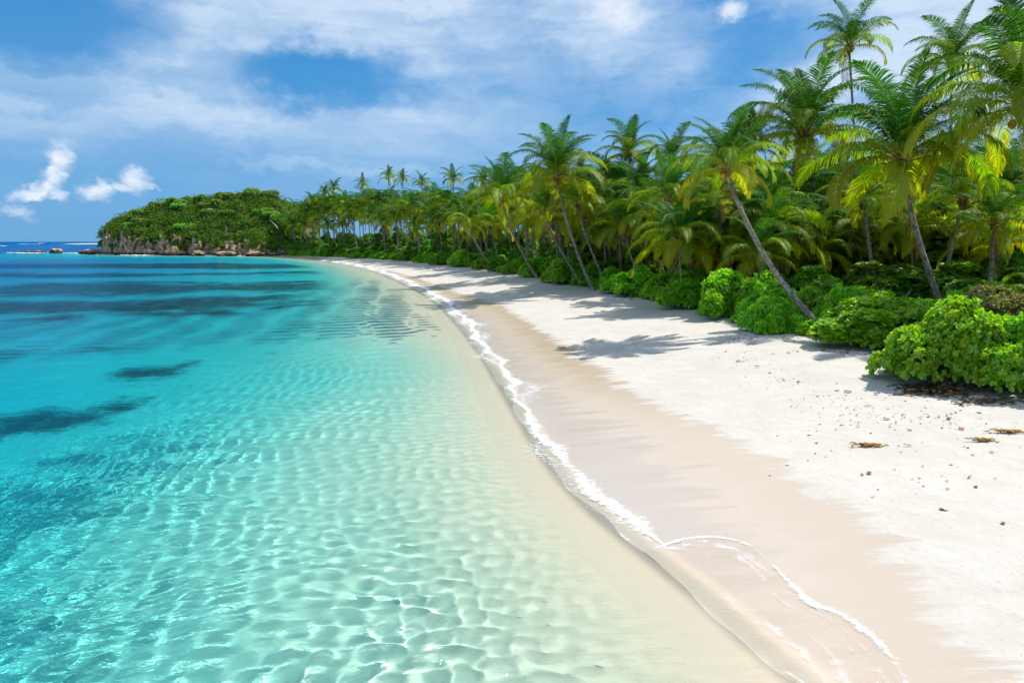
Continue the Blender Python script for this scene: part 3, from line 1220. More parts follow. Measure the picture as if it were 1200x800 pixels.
def add_crown(root, top, fl, seed, nf=24, nuts=6, ndead=2, lean=(0, 0), stalks=2, minage=0.02, maxage=.80):
    g = random.Random(seed)
    sc = fl / FL
    a0 = g.uniform(0, 6.28)
    for i in range(nf):
        age = minage + (maxage - minage) * ((i + .35) / nf) ** 1.0
        k = min(AGES, key=lambda q: abs(q - age))
        o = link('frond', g.choice(FRONDS[k]), parent=root)
        az = a0 + i * 2.39996 + g.uniform(-.25, .25)
        o.location = top + Vector((math.cos(az) * .10 * sc, math.sin(az) * .10 * sc, (.30 - .5 * age) * sc))
        o.rotation_euler = (g.uniform(-.1, .1) + lean[1], g.uniform(-.1, .1) + lean[0], az)
        s = sc * g.uniform(.84, 1.12) * (1.0 if age < .7 else .95)
        o.scale = (s, s, s)
    for i in range(ndead):
        o = link('frond', g.choice(DEADF), parent=root)
        o['label'] = 'dead brown frond hanging against the trunk'
        az = g.uniform(0, 6.28)
        o.location = top + Vector((0, 0, -.3 * sc))
        o.rotation_euler = (0, R(14), az)
        s = sc * g.uniform(.6, .8)
        o.scale = (s, s, s)
    o = link('leaf_base', SHAFTM, parent=root)
    o.location = top
    o.scale = (sc, sc, sc)
    o.rotation_euler = (0, 0, g.uniform(0, 6))
    for i in range(stalks):
        o = link('flower_stalk', g.choice(STALKS), parent=root)
        az = g.uniform(0, 6.28)
        o.location = top + Vector((math.cos(az) * .22, math.sin(az) * .22, .05)) * sc
        o.rotation_euler = (g.uniform(-.5, .5), g.uniform(-.5, .5), az)
        o.scale = (sc, sc, sc)
    for i in range(nuts):
        o = link('coconut', NUTM, parent=root)
        az = i * 1.05 + g.uniform(-.3, .3)
        o.location = top + Vector((math.cos(az) * .33, math.sin(az) * .33, -.22 - .22 * (i % 3))) * sc
        o.rotation_euler = (g.uniform(-.5, .5), g.uniform(-.5, .5), 0)
        o.scale = (sc, sc, sc)


PALMS = 0


def palm(crown_px, base_px, rpx, label, group=None, depth=None, nuts=6, nf=24, dead=1, bow=.16, r0=.15, crown_back=0.0, flmin=2.4, stalks=2, maxage=.80):
    """a coconut palm: crown and foot given as directions in the photograph, standing at real depth"""
    global PALMS
    PALMS += 1
    seed = PALMS * 13
    if depth is None:
        b = on_ground(*base_px)
    else:
        d = ray(*base_px)
        x = d[0] / d[1] * depth
        b = Vector((x, depth, gz(x, depth)))
    cr = at_depth(crown_px[0], crown_px[1], b.y + crown_back)
    fl = max(rpx * depth_px(b.y), flmin)
    k = fl / 4.6
    root = empty('coconut_palm', b)
    tag(root, label, 'palm', group)
    top = cr - b
    link('trunk', trunk_mesh(top, max(.10, r0 * k ** .5), max(.07, .105 * k ** .5), seed, bow), parent=root)
    add_crown(root, top, fl, seed, nf, nuts, dead, stalks=stalks, maxage=maxage)
    return root


FRONT = 'coconut palms along the beach edge'
palm((1200, 122), (1240, 400), 138, 'huge palm cut by the right edge, with long drooping yellow-ribbed fronds', FRONT, nuts=8, nf=33, crown_back=0, depth=33, maxage=.95)
palm((1056, 188), (1109, 374), 124, 'large green palm with an orange heart on a single curved trunk', FRONT, nuts=10, nf=27, crown_back=.5, bow=.10)
palm((943, 160), (977, 340), 98, 'palm with a broad dark crown standing straight behind the leaning palm', FRONT, nuts=8, nf=31, bow=.06)
palm((850, 198), (968, 391), 84, 'strongly leaning palm whose bare trunk crosses the bright green bushes', FRONT, nuts=10, nf=27, bow=.14, r0=.19, crown_back=3.0)
palm((995, 56), (1014, 318), 52, 'very tall thin palm standing alone against the cloud above the other crowns', FRONT, depth=70, nuts=3, nf=20, bow=.03)
palm((1115, 74), (1116, 318), 56, 'tall palm behind the large palms with a dark tuft at the top right', FRONT, depth=62, nuts=3, nf=22, bow=.03)
palm((721, 234), (744, 330), 66, 'round-headed palm with an orange nut cluster and a trunk beside two leaning ones', FRONT, nuts=10, nf=29, bow=.05)
palm((750, 226), (768, 334), 52, 'slim palm with a pale curved trunk just right of the round-headed palm', FRONT, nuts=4, nf=22, crown_back=1.0)
palm((737, 180), (748, 318), 44, 'tall palm whose small crown stands above the round-headed palm', FRONT, depth=72, nuts=4, nf=20, bow=.04)
palm((783, 236), (786, 322), 56, 'palm with yellow lower fronds left of the leaning palm', FRONT, depth=55, nuts=7, nf=24, bow=.05)
palm((653, 208), (696, 340), 66, 'tallest of the palms at the clump of white trunks, with a green crown', FRONT, nuts=6, nf=30)
palm((636, 250), (683, 335), 48, 'leftmost white-trunked palm of the leaning clump at the sand edge', FRONT, nuts=4, nf=20, bow=.08)
palm((677, 240), (713, 337), 52, 'rightmost palm of the leaning clump, its trunk dark at the foot', FRONT, nuts=4, nf=22)
palm((587, 232), (630, 326), 56, 'palm with a bent pale trunk leaning left over the far sand', FRONT, nuts=6, nf=24)
palm((549, 262), (582, 318), 36, 'low palm with orange fronds bending over the far bushes', FRONT, nuts=3, nf=18, bow=.2)
palm((877, 178), (892, 330), 50, 'dark palm half hidden behind the leaning palm', FRONT, depth=58, nuts=3, nf=22, bow=.05)
palm((838, 232), (869, 328), 52, 'palm with a thin straight trunk under the leaning palm', FRONT, depth=46, nuts=3, nf=22, bow=.06)
palm((905, 236), (890, 330), 50, 'shaded palm between the leaning palm and the broad dark palm', FRONT, depth=49, nuts=2, nf=20, bow=.04)
palm((787, 188), (800, 325), 42, 'upright palm rising behind the yellow-fronded palm', FRONT, depth=68, nuts=2, nf=18, bow=.04)
palm((1012, 238), (1030, 345), 62, 'low yellowish palm between the broad dark palm and the large green palm', FRONT, depth=44, nuts=2, nf=22, bow=.05)
palm((1128, 235), (1100, 345), 70, 'shaded palm with orange lower fronds right of the single curved trunk', FRONT, depth=42, nuts=2, nf=22, bow=.05)
palm((1165, 262), (1160, 350), 60, 'low shaded palm under the tallest near palm', FRONT, depth=38, nuts=2, nf=20, bow=.03)
palm((1222, 340), (1226, 402), 66, 'young palm with one arching frond at the right edge', FRONT, depth=31, nuts=0, nf=12, dead=0, flmin=2.0, stalks=0)
for k, (cx, cy, bx, r, ex, lab) in enumerate(((365, 236, 366, 13, 16, 'small far palm nearest the headland'), (391, 221, 392, 14, 18, 'far palm standing above its neighbours near the bend of the bay'),
                                               (381, 226, 383, 12, 14, 'far palm left of the one standing above its neighbours'), (425, 217, 426, 13, 16, 'far dark-topped palm left of the two slim ones on the skyline'),
                                               (455, 208, 457, 14, 20, 'left one of two slim palms standing out on the far skyline'), (472, 211, 474, 13, 20, 'right one of two slim palms standing out on the far skyline'),
                                               (494, 215, 497, 14, 14, 'far palm with a dark pointed crown right of the two slim ones'), (531, 212, 535, 19, 14, 'far palm with a wide dark crown above the orange fronds'),
                                               (566, 214, 572, 20, 14, 'dark upright palm left of the pair of crowns on the skyline'), (603, 211, 610, 24, 15, 'left crown of the pair behind the bent pale trunk'),
                                               (622, 214, 630, 22, 12, 'right crown of the pair behind the bent pale trunk'))):
    palm((cx, cy), (bx, 303), r, lab, 'palms on the far skyline', depth=veg_depth(cx) + ex, nuts=2, nf=18, dead=1, bow=.04, flmin=2.6)

# the grove behind: palms massed between the front row and the skyline
SKY_TOP = [(330, 236), (350, 232), (380, 226), (420, 222), (455, 220), (520, 218), (560, 216), (600, 208), (640, 190), (690, 196), (735, 190), (790, 190), (840, 188), (880, 180),
           (930, 176), (1000, 175), (1100, 168), (1200, 160)]


def skyline(px):
    return float(np.interp(px, [p[0] for p in SKY_TOP], [p[1] for p in SKY_TOP]))


# a handful of whole palms are built once; the grove is made of copies
PROTO = []
for k in range(6):
    g = random.Random(300 + k)
    root = empty('coconut_palm', (0, 0, 0))
    hgt = g.uniform(8.5, 10)
    top = Vector((g.uniform(-2.2, -.2), g.uniform(-1.5, .5), hgt))
    link('trunk', trunk_mesh(top, .16, .11, 70 + k, .12), parent=root)
    add_crown(root, top, 4.5, 500 + k, 20, 3, 1, stalks=1, minage=.12)
    PROTO.append((root, top))
usedp = set()
FIRST = {}
grove = 0
for row, (d0_, d1, stepk, lo, hi) in enumerate(((5, 9, 1.7, .52, .74), (9, 14, 1.2, .58, .88), (13, 20, 1.0, .70, .97), (20, 29, 1.0, .86, 1.0))):
    px = 348.0
    while px < 1215:
        vd = veg_depth(min(px, 1195))
        if px > 800:
            vd = max(vd, np.interp(px, [800, 880, 930, 1200], [vd, 40, 45, 42]))
        Y = vd + rnd.uniform(d0_, d1) * (1 if px > 520 else 1.5)
        ppm = 1 / depth_px(Y)
        q = px + rnd.uniform(-.8, .8) * ppm
        ytop = skyline(q) + rnd.uniform(2, 16) * ppm / 14
        d = ray(q, 300)
        x = d[0] / d[1] * Y
        zg = gz(x, Y)
        ztop = at_depth(q, ytop, Y).z - zg            # top of crown above the ground
        crown = (ztop - 2.6) * rnd.uniform(lo, hi)
        if crown > 2.2:
            proto, top = PROTO[rnd.randrange(6)]
            s = crown / top.z
            lab = ('coconut palm crowded into the far end of the grove, one of many alike' if q < 480 else
                   'coconut palm massed in the middle of the grove behind the front palms' if q < 760 else
                   'coconut palm massed in the shaded grove behind the near palms')
            kx = rnd.uniform(.95, 1.2) * max(.75, min(1.1, s ** .3))
            if id(proto) in usedp:
                o = dup(proto, (x, Y, zg))
            else:
                usedp.add(id(proto))
                o = proto
                FIRST[id(proto)] = [(c.name.split('.')[0], c.location.copy(), c.scale.copy()) for c in proto.children]
                o.location = (x, Y, zg)
            o.rotation_euler = (0, 0, rnd.uniform(-.9, .9))
            # the trunk takes the wanted height, the crown keeps its proportions
            ft = Vector((top.x, top.y, top.z * s))
            for ch, (nm, cl, sc) in zip(o.children, FIRST[id(proto)]):
                if nm == 'trunk':
                    ch.scale = (1, 1, s)
                else:
                    ch.location = ft + (cl - top) * kx
                    ch.scale = sc * kx
            tag(o, lab, 'palm', 'palms massed in the grove, ' + ('far end' if q < 480 else 'middle' if q < 760 else 'near end'))
            grove += 1
        px += stepk * 2.6 * ppm
for k in range(26):
    q = rnd.uniform(790, 1200)
    Y = float(np.interp(q, [790, 880, 930, 1200], [44, 42, 47, 43])) + rnd.uniform(0, 9)
    d = ray(q, 320)
    x = d[0] / d[1] * Y
    proto, top = PROTO[rnd.randrange(6)]
    s = rnd.uniform(3.2, 5.2) / top.z
    o = dup(proto, (x, Y, gz(x, Y)), rnd.uniform(-1.5, 1.5))
    kx = rnd.uniform(.75, .95)
    ft = Vector((top.x * s, top.y * s, top.z * s))
    for ch, (nm, cl, sc) in zip(o.children, FIRST[id(proto)]):
        if nm == 'trunk':
            ch.scale = (s, s, s)
        else:
            ch.location = ft + (cl - top) * kx
            ch.scale = sc * kx
    tag(o, 'short coconut palm in the shade under the near palms, its fronds hanging low', 'palm', 'short palms under the near palms')
print('palms', PALMS, 'grove', grove)
for k, (root, top) in enumerate(PROTO):
    assert id(root) in usedp
# ------------------------------------------------------------------ bushes


def leaves(points, normals, g, per, size, spread, mat_leaf=True):
    """rosettes of leaves at points, facing outwards; returns vertices and quads"""
    P = np.repeat(points, per, 0)
    N = np.repeat(normals, per, 0)
    n = len(P)
    rv = g.normal(size=(n, 3))
    tng = rv - (rv * N).sum(1)[:, None] * N
    tng /= np.linalg.norm(tng, axis=1)[:, None] + 1e-9
    out = g.uniform(.15, .95, n)[:, None]
    d = tng * spread + N * out
    d /= np.linalg.norm(d, axis=1)[:, None]
    w = np.cross(d, N + .35 * g.normal(size=(n, 3)))
    w /= np.linalg.norm(w, axis=1)[:, None] + 1e-9
    nn = np.cross(w, d)
    L = (size * g.uniform(.7, 1.25, n))[:, None]
    P = P + N * (g.uniform(-.25, .25, n) * size)[:, None]
    b = P
    l1 = P + d * L * .38 + w * L * .27 + nn * L * .06
    l2 = P + d * L * .80 + w * L * .30 + nn * L * .03
    tp = P + d * L * 1.02 - nn * L * .10
    r2 = P + d * L * .80 - w * L * .30 + nn * L * .03
    r1 = P + d * L * .38 - w * L * .27 + nn * L * .06
    V = np.stack([b, l1, l2, tp, r2, r1], 1).reshape(-1, 3)
    i = np.arange(n)[:, None] * 6
    Q = np.concatenate([i + np.array([0, 1, 2, 3]), i + np.array([0, 3, 4, 5])], 1).reshape(-1, 4)
    return V, Q


def lobe_points(g, lobes, n, inner=.0):
    """points near the skin of a heap of lobes, with outward normals, none inside another lobe"""
    lobes = np.array(lobes)
    area = lobes[:, 3] * lobes[:, 4]
    k = g.choice(len(lobes), n * 3, p=area / area.sum())
    u = g.normal(size=(n * 3, 3))
    u /= np.linalg.norm(u, axis=1)[:, None]
    u[:, 2] = np.where(u[:, 2] < -.25, -u[:, 2], u[:, 2])
    c, rx, rz = lobes[k, :3], lobes[k, 3:4], lobes[k, 4:5]
    f = (1 - inner * g.random((n * 3, 1)) ** 1.5) * (1 + .10 * g.normal(size=(n * 3, 1)))
    R3 = np.concatenate([rx, rx, rz], 1)
    P = c + u * R3 * f
    N = u / R3
    N /= np.linalg.norm(N, axis=1)[:, None]
    inside = np.zeros(len(P), bool)
    for j in range(len(lobes)):
        q = (P - lobes[j, :3]) / np.array([lobes[j, 3], lobes[j, 3], lobes[j, 4]])
        inside |= ((q ** 2).sum(1) < .80) & (k != j)
    ok = ~inside & (P[:, 2] > .04)
    return P[ok][:n], N[ok][:n]


def bush_parts(seed, rad, hgt, leaf, n, mat, nlobe=9, per=8, inner=.35):
    g = np.random.default_rng(seed)
    lobes = []
    for i in range(nlobe * 2):
        a, rr = g.uniform(0, 2 * PI), rad * (.92 * g.random() ** .6)
        if i == 0:
            rr = 0
        lr = rad * g.uniform(.17, .36) * (1.15 - .4 * rr / rad)
        top = hgt * (1 - .72 * (rr / rad) ** 1.7) * g.uniform(.72, 1.05)
        zc = max(top - lr * .75, top * .45)
        lobes.append((rr * math.cos(a), rr * math.sin(a), zc, lr, top - zc))
        lobes.append((rr * math.cos(a) * 1.04, rr * math.sin(a) * 1.04, top * .30, lr * 1.05, top * .42))
    P, N = lobe_points(g, lobes, n, inner)
    N = N + np.array((0, 0, .55)) + .30 * g.normal(size=N.shape)
    N /= np.linalg.norm(N, axis=1)[:, None]
    V, Q = leaves(P, N, g, per, leaf, .9)
    me = mesh_np('foliage', V, Q)
    me.materials.append(mat)
    mb = MB()
    for i in range(9):
        lo = lobes[g.integers(0, len(lobes))]
        e_ = np.array(lo[:3])
        mid = e_ * (.5, .5, .55) + g.normal(size=3) * rad * .08
        mb.tube([(g.normal() * .06 * rad, g.normal() * .06 * rad, -.15), mid, e_ + (0, 0, lo[4] * .5)], (.045 * rad, .03 * rad, .012 * rad), 5)
    for i in range(10):
        lo = lobes[g.integers(0, len(lobes))]
        b0 = np.array(lo[:3])
        dr = np.array((g.normal() * .5, g.normal() * .5, 1.0))
        dr /= np.linalg.norm(dr)
        mb.tube([b0, b0 + dr * lo[4] * .9, b0 + dr * (lo[4] * 1.12 + .10)], (.014, .010, .005), 4)
    bm_ = mb.build('branch', True)
    bm_.materials.append(BARK)
    return me, bm_


def thing_from(name, parts, loc, label, cat, group, rz=0, scale=(1, 1, 1), names=('foliage', 'branch')):
    root = empty(name, loc)
    root.rotation_euler = (0, 0, rz)
    root.scale = scale
    tag(root, label, cat, group)
    for n_, me in zip(names, parts):
        link(n_, me, parent=root)
    return root


KITS = {   # kind: list of (parts, radius, height)
    'near': [(bush_parts(21, 2.5, 2.2, .17, 4600, BUSH_LEAF, 15, 8), 2.5, 2.2), (bush_parts(22, 2.5, 2.2, .17, 4600, BUSH_LEAF, 15, 8), 2.5, 2.2)],
    'dry': [(bush_parts(25, 2.5, 2.0, .12, 2600, BUSH_DRY, 12, 7), 2.5, 2.0)],
    'mid': [(bush_parts(30 + k, 1.9, 1.7, .18, 2000, BUSH_LEAF, (8, 11, 7, 13, 10, 9)[k], 8), 1.9, 1.7) for k in range(6)],
    'dark': [(bush_parts(40 + k, 1.9, 2.2, .22, 1200, BUSH_DARK, 9, 8), 1.9, 2.2) for k in range(4)],
    'wood': [(bush_parts(50 + k, 2.6, 4.4, .38, 1300, WOOD_LEAF, 11, 7), 2.6, 4.4) for k in range(5)],
}


def bush(kind, px, py, wpx, hpx, label, group, name='beach_bush', extra=0.0):
    b = on_ground(px, py)
    m_ = depth_px(b.y)
    w, h = wpx * m_, hpx * m_
    parts, r, hh = KITS[kind][rnd.randrange(len(KITS[kind]))]
    sx = w / (2 * r) * 1.36
    h *= rnd.uniform(.82, 1.05)
    sy = sx * rnd.uniform(.8, 1.1)
    Y = b.y + w * .36 + extra
    d = ray(px, py)
    x = d[0] / d[1] * Y
    return thing_from(name, parts, (x, Y, gz(x, Y) - .05), label, 'bush', group, rnd.uniform(0, 6.28), (sx, sy, h / hh * 1.0))


G1 = 'round green bushes along the edge of the sand'
bush('near', 1118, 458, 128, 104, 'big bright green bush at the edge of the near sand with brown litter under it', G1)
bush('near', 1214, 470, 120, 108, 'big glossy green bush cut by the right edge, in front of the seeding bush', G1)
bush('dry', 1178, 432, 170, 88, 'wide bush with straw coloured seed heads behind the two big near bushes', G1, extra=1.5)
bush('mid', 1028, 409, 122, 60, 'round green bush just left of the big near bush, at the sand', G1)
bush('mid', 1003, 394, 50, 46, 'green bush just behind the foot of the leaning palm trunk', G1, extra=2.2)
bush('mid', 902, 391, 54, 42, 'low spreading green bush left of the leaning palm trunk', G1)
bush('mid', 1003, 384, 80, 46, 'green bush behind the round one left of the big near bush', G1, extra=4)
bush('mid', 1072, 396, 70, 42, 'green bush around the foot of the curved trunk', G1, extra=3)
bush('mid', 945, 376, 84, 48, 'leafy bush behind the foot of the leaning palm', G1, extra=4.5)
bush('mid', 1148, 390, 70, 52, 'green bush rising right of the single curved trunk', G1, extra=5)
bush('mid', 893, 373, 58, 56, 'dark sided round bush right of the twin bushes by the mid sand', G1)
bush('mid', 858, 374, 66, 58, 'tall rounded bush overhanging the mid sand', G1)
bush('mid', 812, 362, 70, 50, 'bushy green mound left of the tall rounded bush', G1)
bush('mid', 778, 352, 44, 36, 'small leafy bush by the two thin pale trunks', G1)
bush('mid', 745, 346, 54, 36, 'low bush with brown litter along its foot at the sand edge', G1)
bush('mid', 722, 340, 34, 30, 'small green bush right of the clump of white trunks', G1)
bush('mid', 698, 334, 34, 28, 'green bush behind the clump of white trunks', G1, extra=1)
bush('mid', 662, 333, 42, 28, 'neat round bright bush left of the clump of white trunks', G1)
bush('mid', 632, 325, 34, 26, 'green bush behind the bent pale trunk', G1, extra=.5)
bush('mid', 603, 321, 24, 22, 'small round bush left of the bent pale trunk', G1)
bush('dark', 584, 318.5, 24, 20, 'dark bush right of the low bending palm', G1)
bush('mid', 565, 315.5, 18, 15, 'small bright bush left of the dark one beyond the middle of the beach', G1)
bush('mid', 543, 312.5, 30, 19, 'bright yellow-green bush standing forward on the far sand', G1)
bush('dark', 520, 310.5, 26, 18, 'dark green bush left of the yellow-green one on the far sand', G1)
bush('mid', 498, 308, 20, 13, 'low green bush on the far sand', G1)
bush('mid', 474, 305.5, 24, 11, 'flat green bush by the far bend of the beach', G1)
bush('mid', 452, 304, 20, 10, 'small flat bush by the far bend of the beach', G1)
bush('mid', 420, 302.5, 16, 9, 'farthest small bush on the sand near the headland', G1)

# a low fringe that joins the front bushes into one hedge
pxs, k = 400.0, 0
while pxs < 1190:
    b = on_ground(pxs, float(np.interp(pxs, [p[0] for p in VEG_PX], [p[1] for p in VEG_PX])))
    Y = b.y + rnd.uniform(1.2, 3.0)
    d = ray(pxs, 300)
    if not 925 < pxs < 985:
        parts, r, hh = KITS['mid'][rnd.randrange(6)]
        w, h = rnd.uniform(.9, 1.6), rnd.uniform(.7, 1.35)
        x = d[0] / d[1] * Y
        thing_from('beach_bush', parts, (x, Y, gz(x, Y) - .05), 'low green bush filling the hedge between the bigger front bushes, one of many alike', 'bush', 'low bushes filling the front hedge',
                   rnd.uniform(0, 6.28), (w / r, w / r, h / hh))
        k += 1
    pxs += rnd.uniform(1.4, 2.4) / depth_px(Y)
print('fringe', k)

# second and third rows: shrubs under the palms
n2 = 0
for row, (kind, off, stepm, h0, h1, lab, grp) in enumerate((('row', 3.6, 2.2, 1.6, 2.6, 'leafy green shrub close behind the front bushes, one of many alike', 'shrubs behind the front bushes'),
                                                            ('wood', 8.5, 3.1, 3.0, 4.6, 'leafy forest shrub filling the shade between the palm trunks', 'forest shrubs between the palms'),
                                                            ('wood', 17, 3.8, 4.5, 6.5, 'tall forest shrub deep in the palm grove', 'tall shrubs deep in the grove'),
                                                            ('wood', 30, 5.0, 7.5, 9.5, 'tall leafy tree closing the back of the palm grove', 'trees at the back of the grove'))):
    px = 344.0
    while px < 1290:
        Y = max(veg_depth(min(px, 1195)), (27 if row == 0 else 34) if px > 985 else 0) + off * rnd.uniform(.8, 1.25)
        d = ray(px + rnd.uniform(-3, 3), 320)
        x = d[0] / d[1] * Y
        kk = kind if kind != 'row' else rnd.choice(('mid', 'dark', 'mid'))
        parts, r, hh = KITS[kk][rnd.randrange(len(KITS[kk]))]
        h = rnd.uniform(h0, h1) * (.66 if row == 1 and px > 760 else 1)
        w = stepm * rnd.uniform(.55, .85) * (1.15 if kind == 'wood' else 1)
        thing_from('shrub' if kind == 'row' else 'forest_shrub' if row < 3 else 'forest_tree', parts, (x, Y, gz(x, Y) - .1), lab, 'shrub' if row < 3 else 'tree', grp, rnd.uniform(0, 6.28), (w / r, w / r, h / hh))
        n2 += 1
        px += stepm / depth_px(Y) * rnd.uniform(.8, 1.2)
print('shrubs', n2)

# ------------------------------------------------------------------ headland
HP = np.array([112, 118, 122, 128, 140, 160, 180, 200, 230, 260, 300, 322, 338, 352, 375])
HSK = np.array([298, 292, 276, 268, 261, 254, 247, 241, 237, 235, 231, 233, 240, 248, 262])
HCT = np.array([298, 294, 278, 276, 278, 281, 282, 283, 285, 287, 290, 292, 295, 297, 299])


def head_base(px):
    y = np.interp(px, [112, 150, 240, 300, 335, 375], [298.2, 299.0, 299.9, 300.2, 300.3, 299.0])
    return np.array([at_z(a, b) for a, b in zip(np.atleast_1d(px), np.atleast_1d(y))])


def head_point(px, q):
    B = head_base(px)
    D = np.linalg.norm(B, axis=1)
    u = B / D[:, None]
    hc = (1 + .22 * np.sin(px * .31) + .15 * np.sin(px * .83 + 1)) * np.maximum(5.5 + (283 - np.interp(px, HP, HCT)) * (D + 3) / 790, 0.0)
    hr = np.maximum(5.5 + (283 - np.interp(px, HP, HSK)) * (D + 38) / 790 - 1.6, hc * 1.02)
    sm = lambda t: np.clip(t, 0, 1) ** 2 * (3 - 2 * np.clip(t, 0, 1))
    z = -1.2 + (hc + 1.2) * np.clip((q + .5) / 3.2, 0, 1) ** .8 + (hr - hc) * np.clip(sm(q / 44.0) * .6 + .4 * np.clip(q / 44.0, 0, 1), 0, 1)
    z = np.where(q > 58, z * (1 - .85 * sm((q - 58) / 60.0)), z)
    P = B + u * q[:, None]
    return np.concatenate([P, z[:, None]], 1), hc, hr


def build_headland():
    px = np.linspace(112, 375, 300)
    q = np.concatenate([np.linspace(-1, 4.5, 26), np.linspace(5.3, 22, 22), np.linspace(24, 120, 26)])
    V, K = [], []
    for a in q:
        P, hc, hr = head_point(px, np.full(len(px), a))
        for i, p in enumerate(P):
            v_ = Vector(p)
            f = 1.0 if a < 5 else max(.25, 1 - (a - 5) / 12)
            n1 = noise.ridged_multi_fractal(v_ * .13, .9, 2.1, 4, 1, 2)
            n2_ = noise.fractal(v_ * .55, 1, 2, 4)
            d_ = Vector((p[0], p[1], 0)).normalized()
            edge = min(1, hc[i] / 2.0)
            v_ -= d_ * ((n1 - 1.0) * 2.6 + n2_ * 1.3) * f * edge
            v_.z += (n2_ * .6 + (n1 - 1) * .5) * f * edge
            V.append(v_)
            K.append(a)
    me = mesh_np('headland', np.array([tuple(v_) for v_ in V]), grid_faces(len(q), len(px)), smooth=False, attrs={'inland': K})
    return me


def rock_material():
    def col(T):
        sp = T.new('ShaderNodeSeparateXYZ')
        T.l.new(T.pos, sp.inputs[0])
        n1 = T.noise(T.pos, .5, 5, .65)
        n2_ = T.noise(T.scale(T.pos, (1, 1, .35)), 1.4, 5, .7)
        c = T.mix(T.smooth(n1, .35, .65), (.34, .20, .115), (.56, .40, .28))
        c = T.mix(T.smooth(n2_, .52, .68), c, (.13, .085, .055))
        # wet, weed stained foot of the cliff
        zn = T.math('ADD', sp.outputs[2], T.math('MULTIPLY', n2_, 1.6))
        c = T.mix(T.smooth(zn, 1.2, 2.4, 1, 0), c, (.035, .028, .02))
        # soil and low green further up
        g_ = T.math('ADD', T.attr('inland'), T.math('MULTIPLY', T.math('SUBTRACT', n1, .5), 8))
        return T.mix(T.smooth(g_, 3.0, 6.0), c, T.mix(n2_, (.06, .075, .02), (.14, .12, .05)))
    return principled('cliff_rock', col, .9, spec=.2, bump=lambda T: (T.noise(T.pos, 1.6, 5, .7), .7, .5))


ROCK = rock_material()
headland = link('headland', build_headland(), ROCK)
tag(headland, kind='structure')


def build_scrub():
    g = np.random.default_rng(77)
    VV, QQ, TT, n = [], [], [], 0
    m_ = 1250
    px = g.uniform(119, 350, m_)
    q = g.random(m_) ** 1.25 * 62 + .8
    P, hc, hr = head_point(px, q)
    for i in range(m_):
        if hr[i] < 3.0:
            continue
        r = g.uniform(.7, 2.3) * (1 + .35 * (q[i] > 10)) * (1.5 if g.random() < .12 else 1) * (.6 if q[i] < 3.5 else 1)
        if px[i] < 132:
            r *= .6
        if q[i] < 3.5 and g.random() < .35:
            continue
        k = 52
        u = g.normal(size=(k, 3))
        u /= np.linalg.norm(u, axis=1)[:, None]
        u[:, 2] = np.abs(u[:, 2]) * .9 + .02
        pts = P[i] + u * r * np.array((1.1, 1.1, .85)) * g.uniform(.75, 1.12, (k, 1)) + (0, 0, -.2)
        nn = u + .3 * g.normal(size=u.shape)
        nn /= np.linalg.norm(nn, axis=1)[:, None]
        V, Q = leaves(pts, nn, g, 3, g.uniform(.4, .62), .8)
        TT.append(np.full(len(V), g.random()))
        VV.append(V)
        QQ.append(Q + n)
        n += len(V)
    me = mesh_np('headland_scrub', np.concatenate(VV), np.concatenate(QQ), attrs={'tip': np.concatenate(TT)})
    me.materials.append(HILL_LEAF)
    return me


tag(link('headland_scrub', build_scrub()), 'dense green scrub covering the headland slope', 'scrub', kind='stuff')


def hill_tree(px, q, h, w, label, flat=.55, group='single trees on the headland'):
    P, _, _ = head_point(np.array([px]), np.array([q]))
    g = np.random.default_rng(int(px))
    lobes = [(g.normal() * w * .3, g.normal() * w * .3, h * g.uniform(.72, .92), w * g.uniform(.3, .5), w * .3 * flat) for _ in range(6)]
    Pp, N = lobe_points(g, lobes, 420, .3)
    V, Q = leaves(Pp, N, g, 4, .5, .9)
    crown = mesh_np('crown', V, Q)
    crown.materials.append(WOOD_LEAF)
    mb = MB()
    mb.tube([(0, 0, -1), (w * .04, 0, h * .4), (0, w * .05, h * .75)], (.22, .17, .10), 6)
    for lo in lobes:
        mb.tube([(w * .02, 0, h * .45), np.array(lo[:3]) * (.6, .6, .85), lo[:3]], (.11, .07, .03), 5)
    tr = mb.build('trunk', True)
    tr.materials.append(BARK)
    return thing_from('headland_tree', (crown, tr), P[0] - (0, 0, .5), label, 'tree', group, names=('crown', 'trunk'))


hill_tree(207, 40, 3.2, 3.6, 'spreading tree on the headland ridge above the slope')
hill_tree(186, 36, 2.6, 2.4, 'small dark tree on the ridge left of the spreading tree')
hill_tree(240, 40, 2.4, 4.5, 'rounded tree at the middle of the headland ridge', 1.0)
hill_tree(268, 40, 2.6, 5.5, 'broad tree left of the highest part of the headland', 1.0)
hill_tree(297, 42, 2.8, 6.5, 'broad dark tree crowning the highest part of the headland', 1.0)
hill_tree(318, 40, 3.4, 5.0, 'tree at the right end of the headland crest', 1.1)
hill_tree(336, 20, 5.5, 5.0, 'leafy tree where the headland slope meets the palms', 1.2)
hill_tree(345, 10, 5.0, 4.5, 'leafy tree at the foot of the headland by the far sand', 1.2)

gt = random.Random(8)
for k in range(16):
    hill_tree(gt.uniform(150, 335), gt.uniform(10, 40), gt.uniform(2.2, 3.8), gt.uniform(2.4, 4.6), 'rounded tree standing out of the scrub on the headland slope, one of many alike', .9, 'rounded trees on the headland slope')

o = link('dead_frond', DEADF[0].copy())
o.data.materials.clear()
o.data.materials.append(principled('bleached_frond', (.62, .52, .38), .8))
p_ = head_point(np.array([331.0]), np.array([7.0]))[0][0]
o.location = (p_[0] - 1.5, p_[1] - 8, at_depth(331, 258, p_[1] - 8).z)
o.rotation_euler = (0, R(-16), R(10))
tag(o, 'pale bleached dead frond caught in the trees beside the headland', 'dead frond')


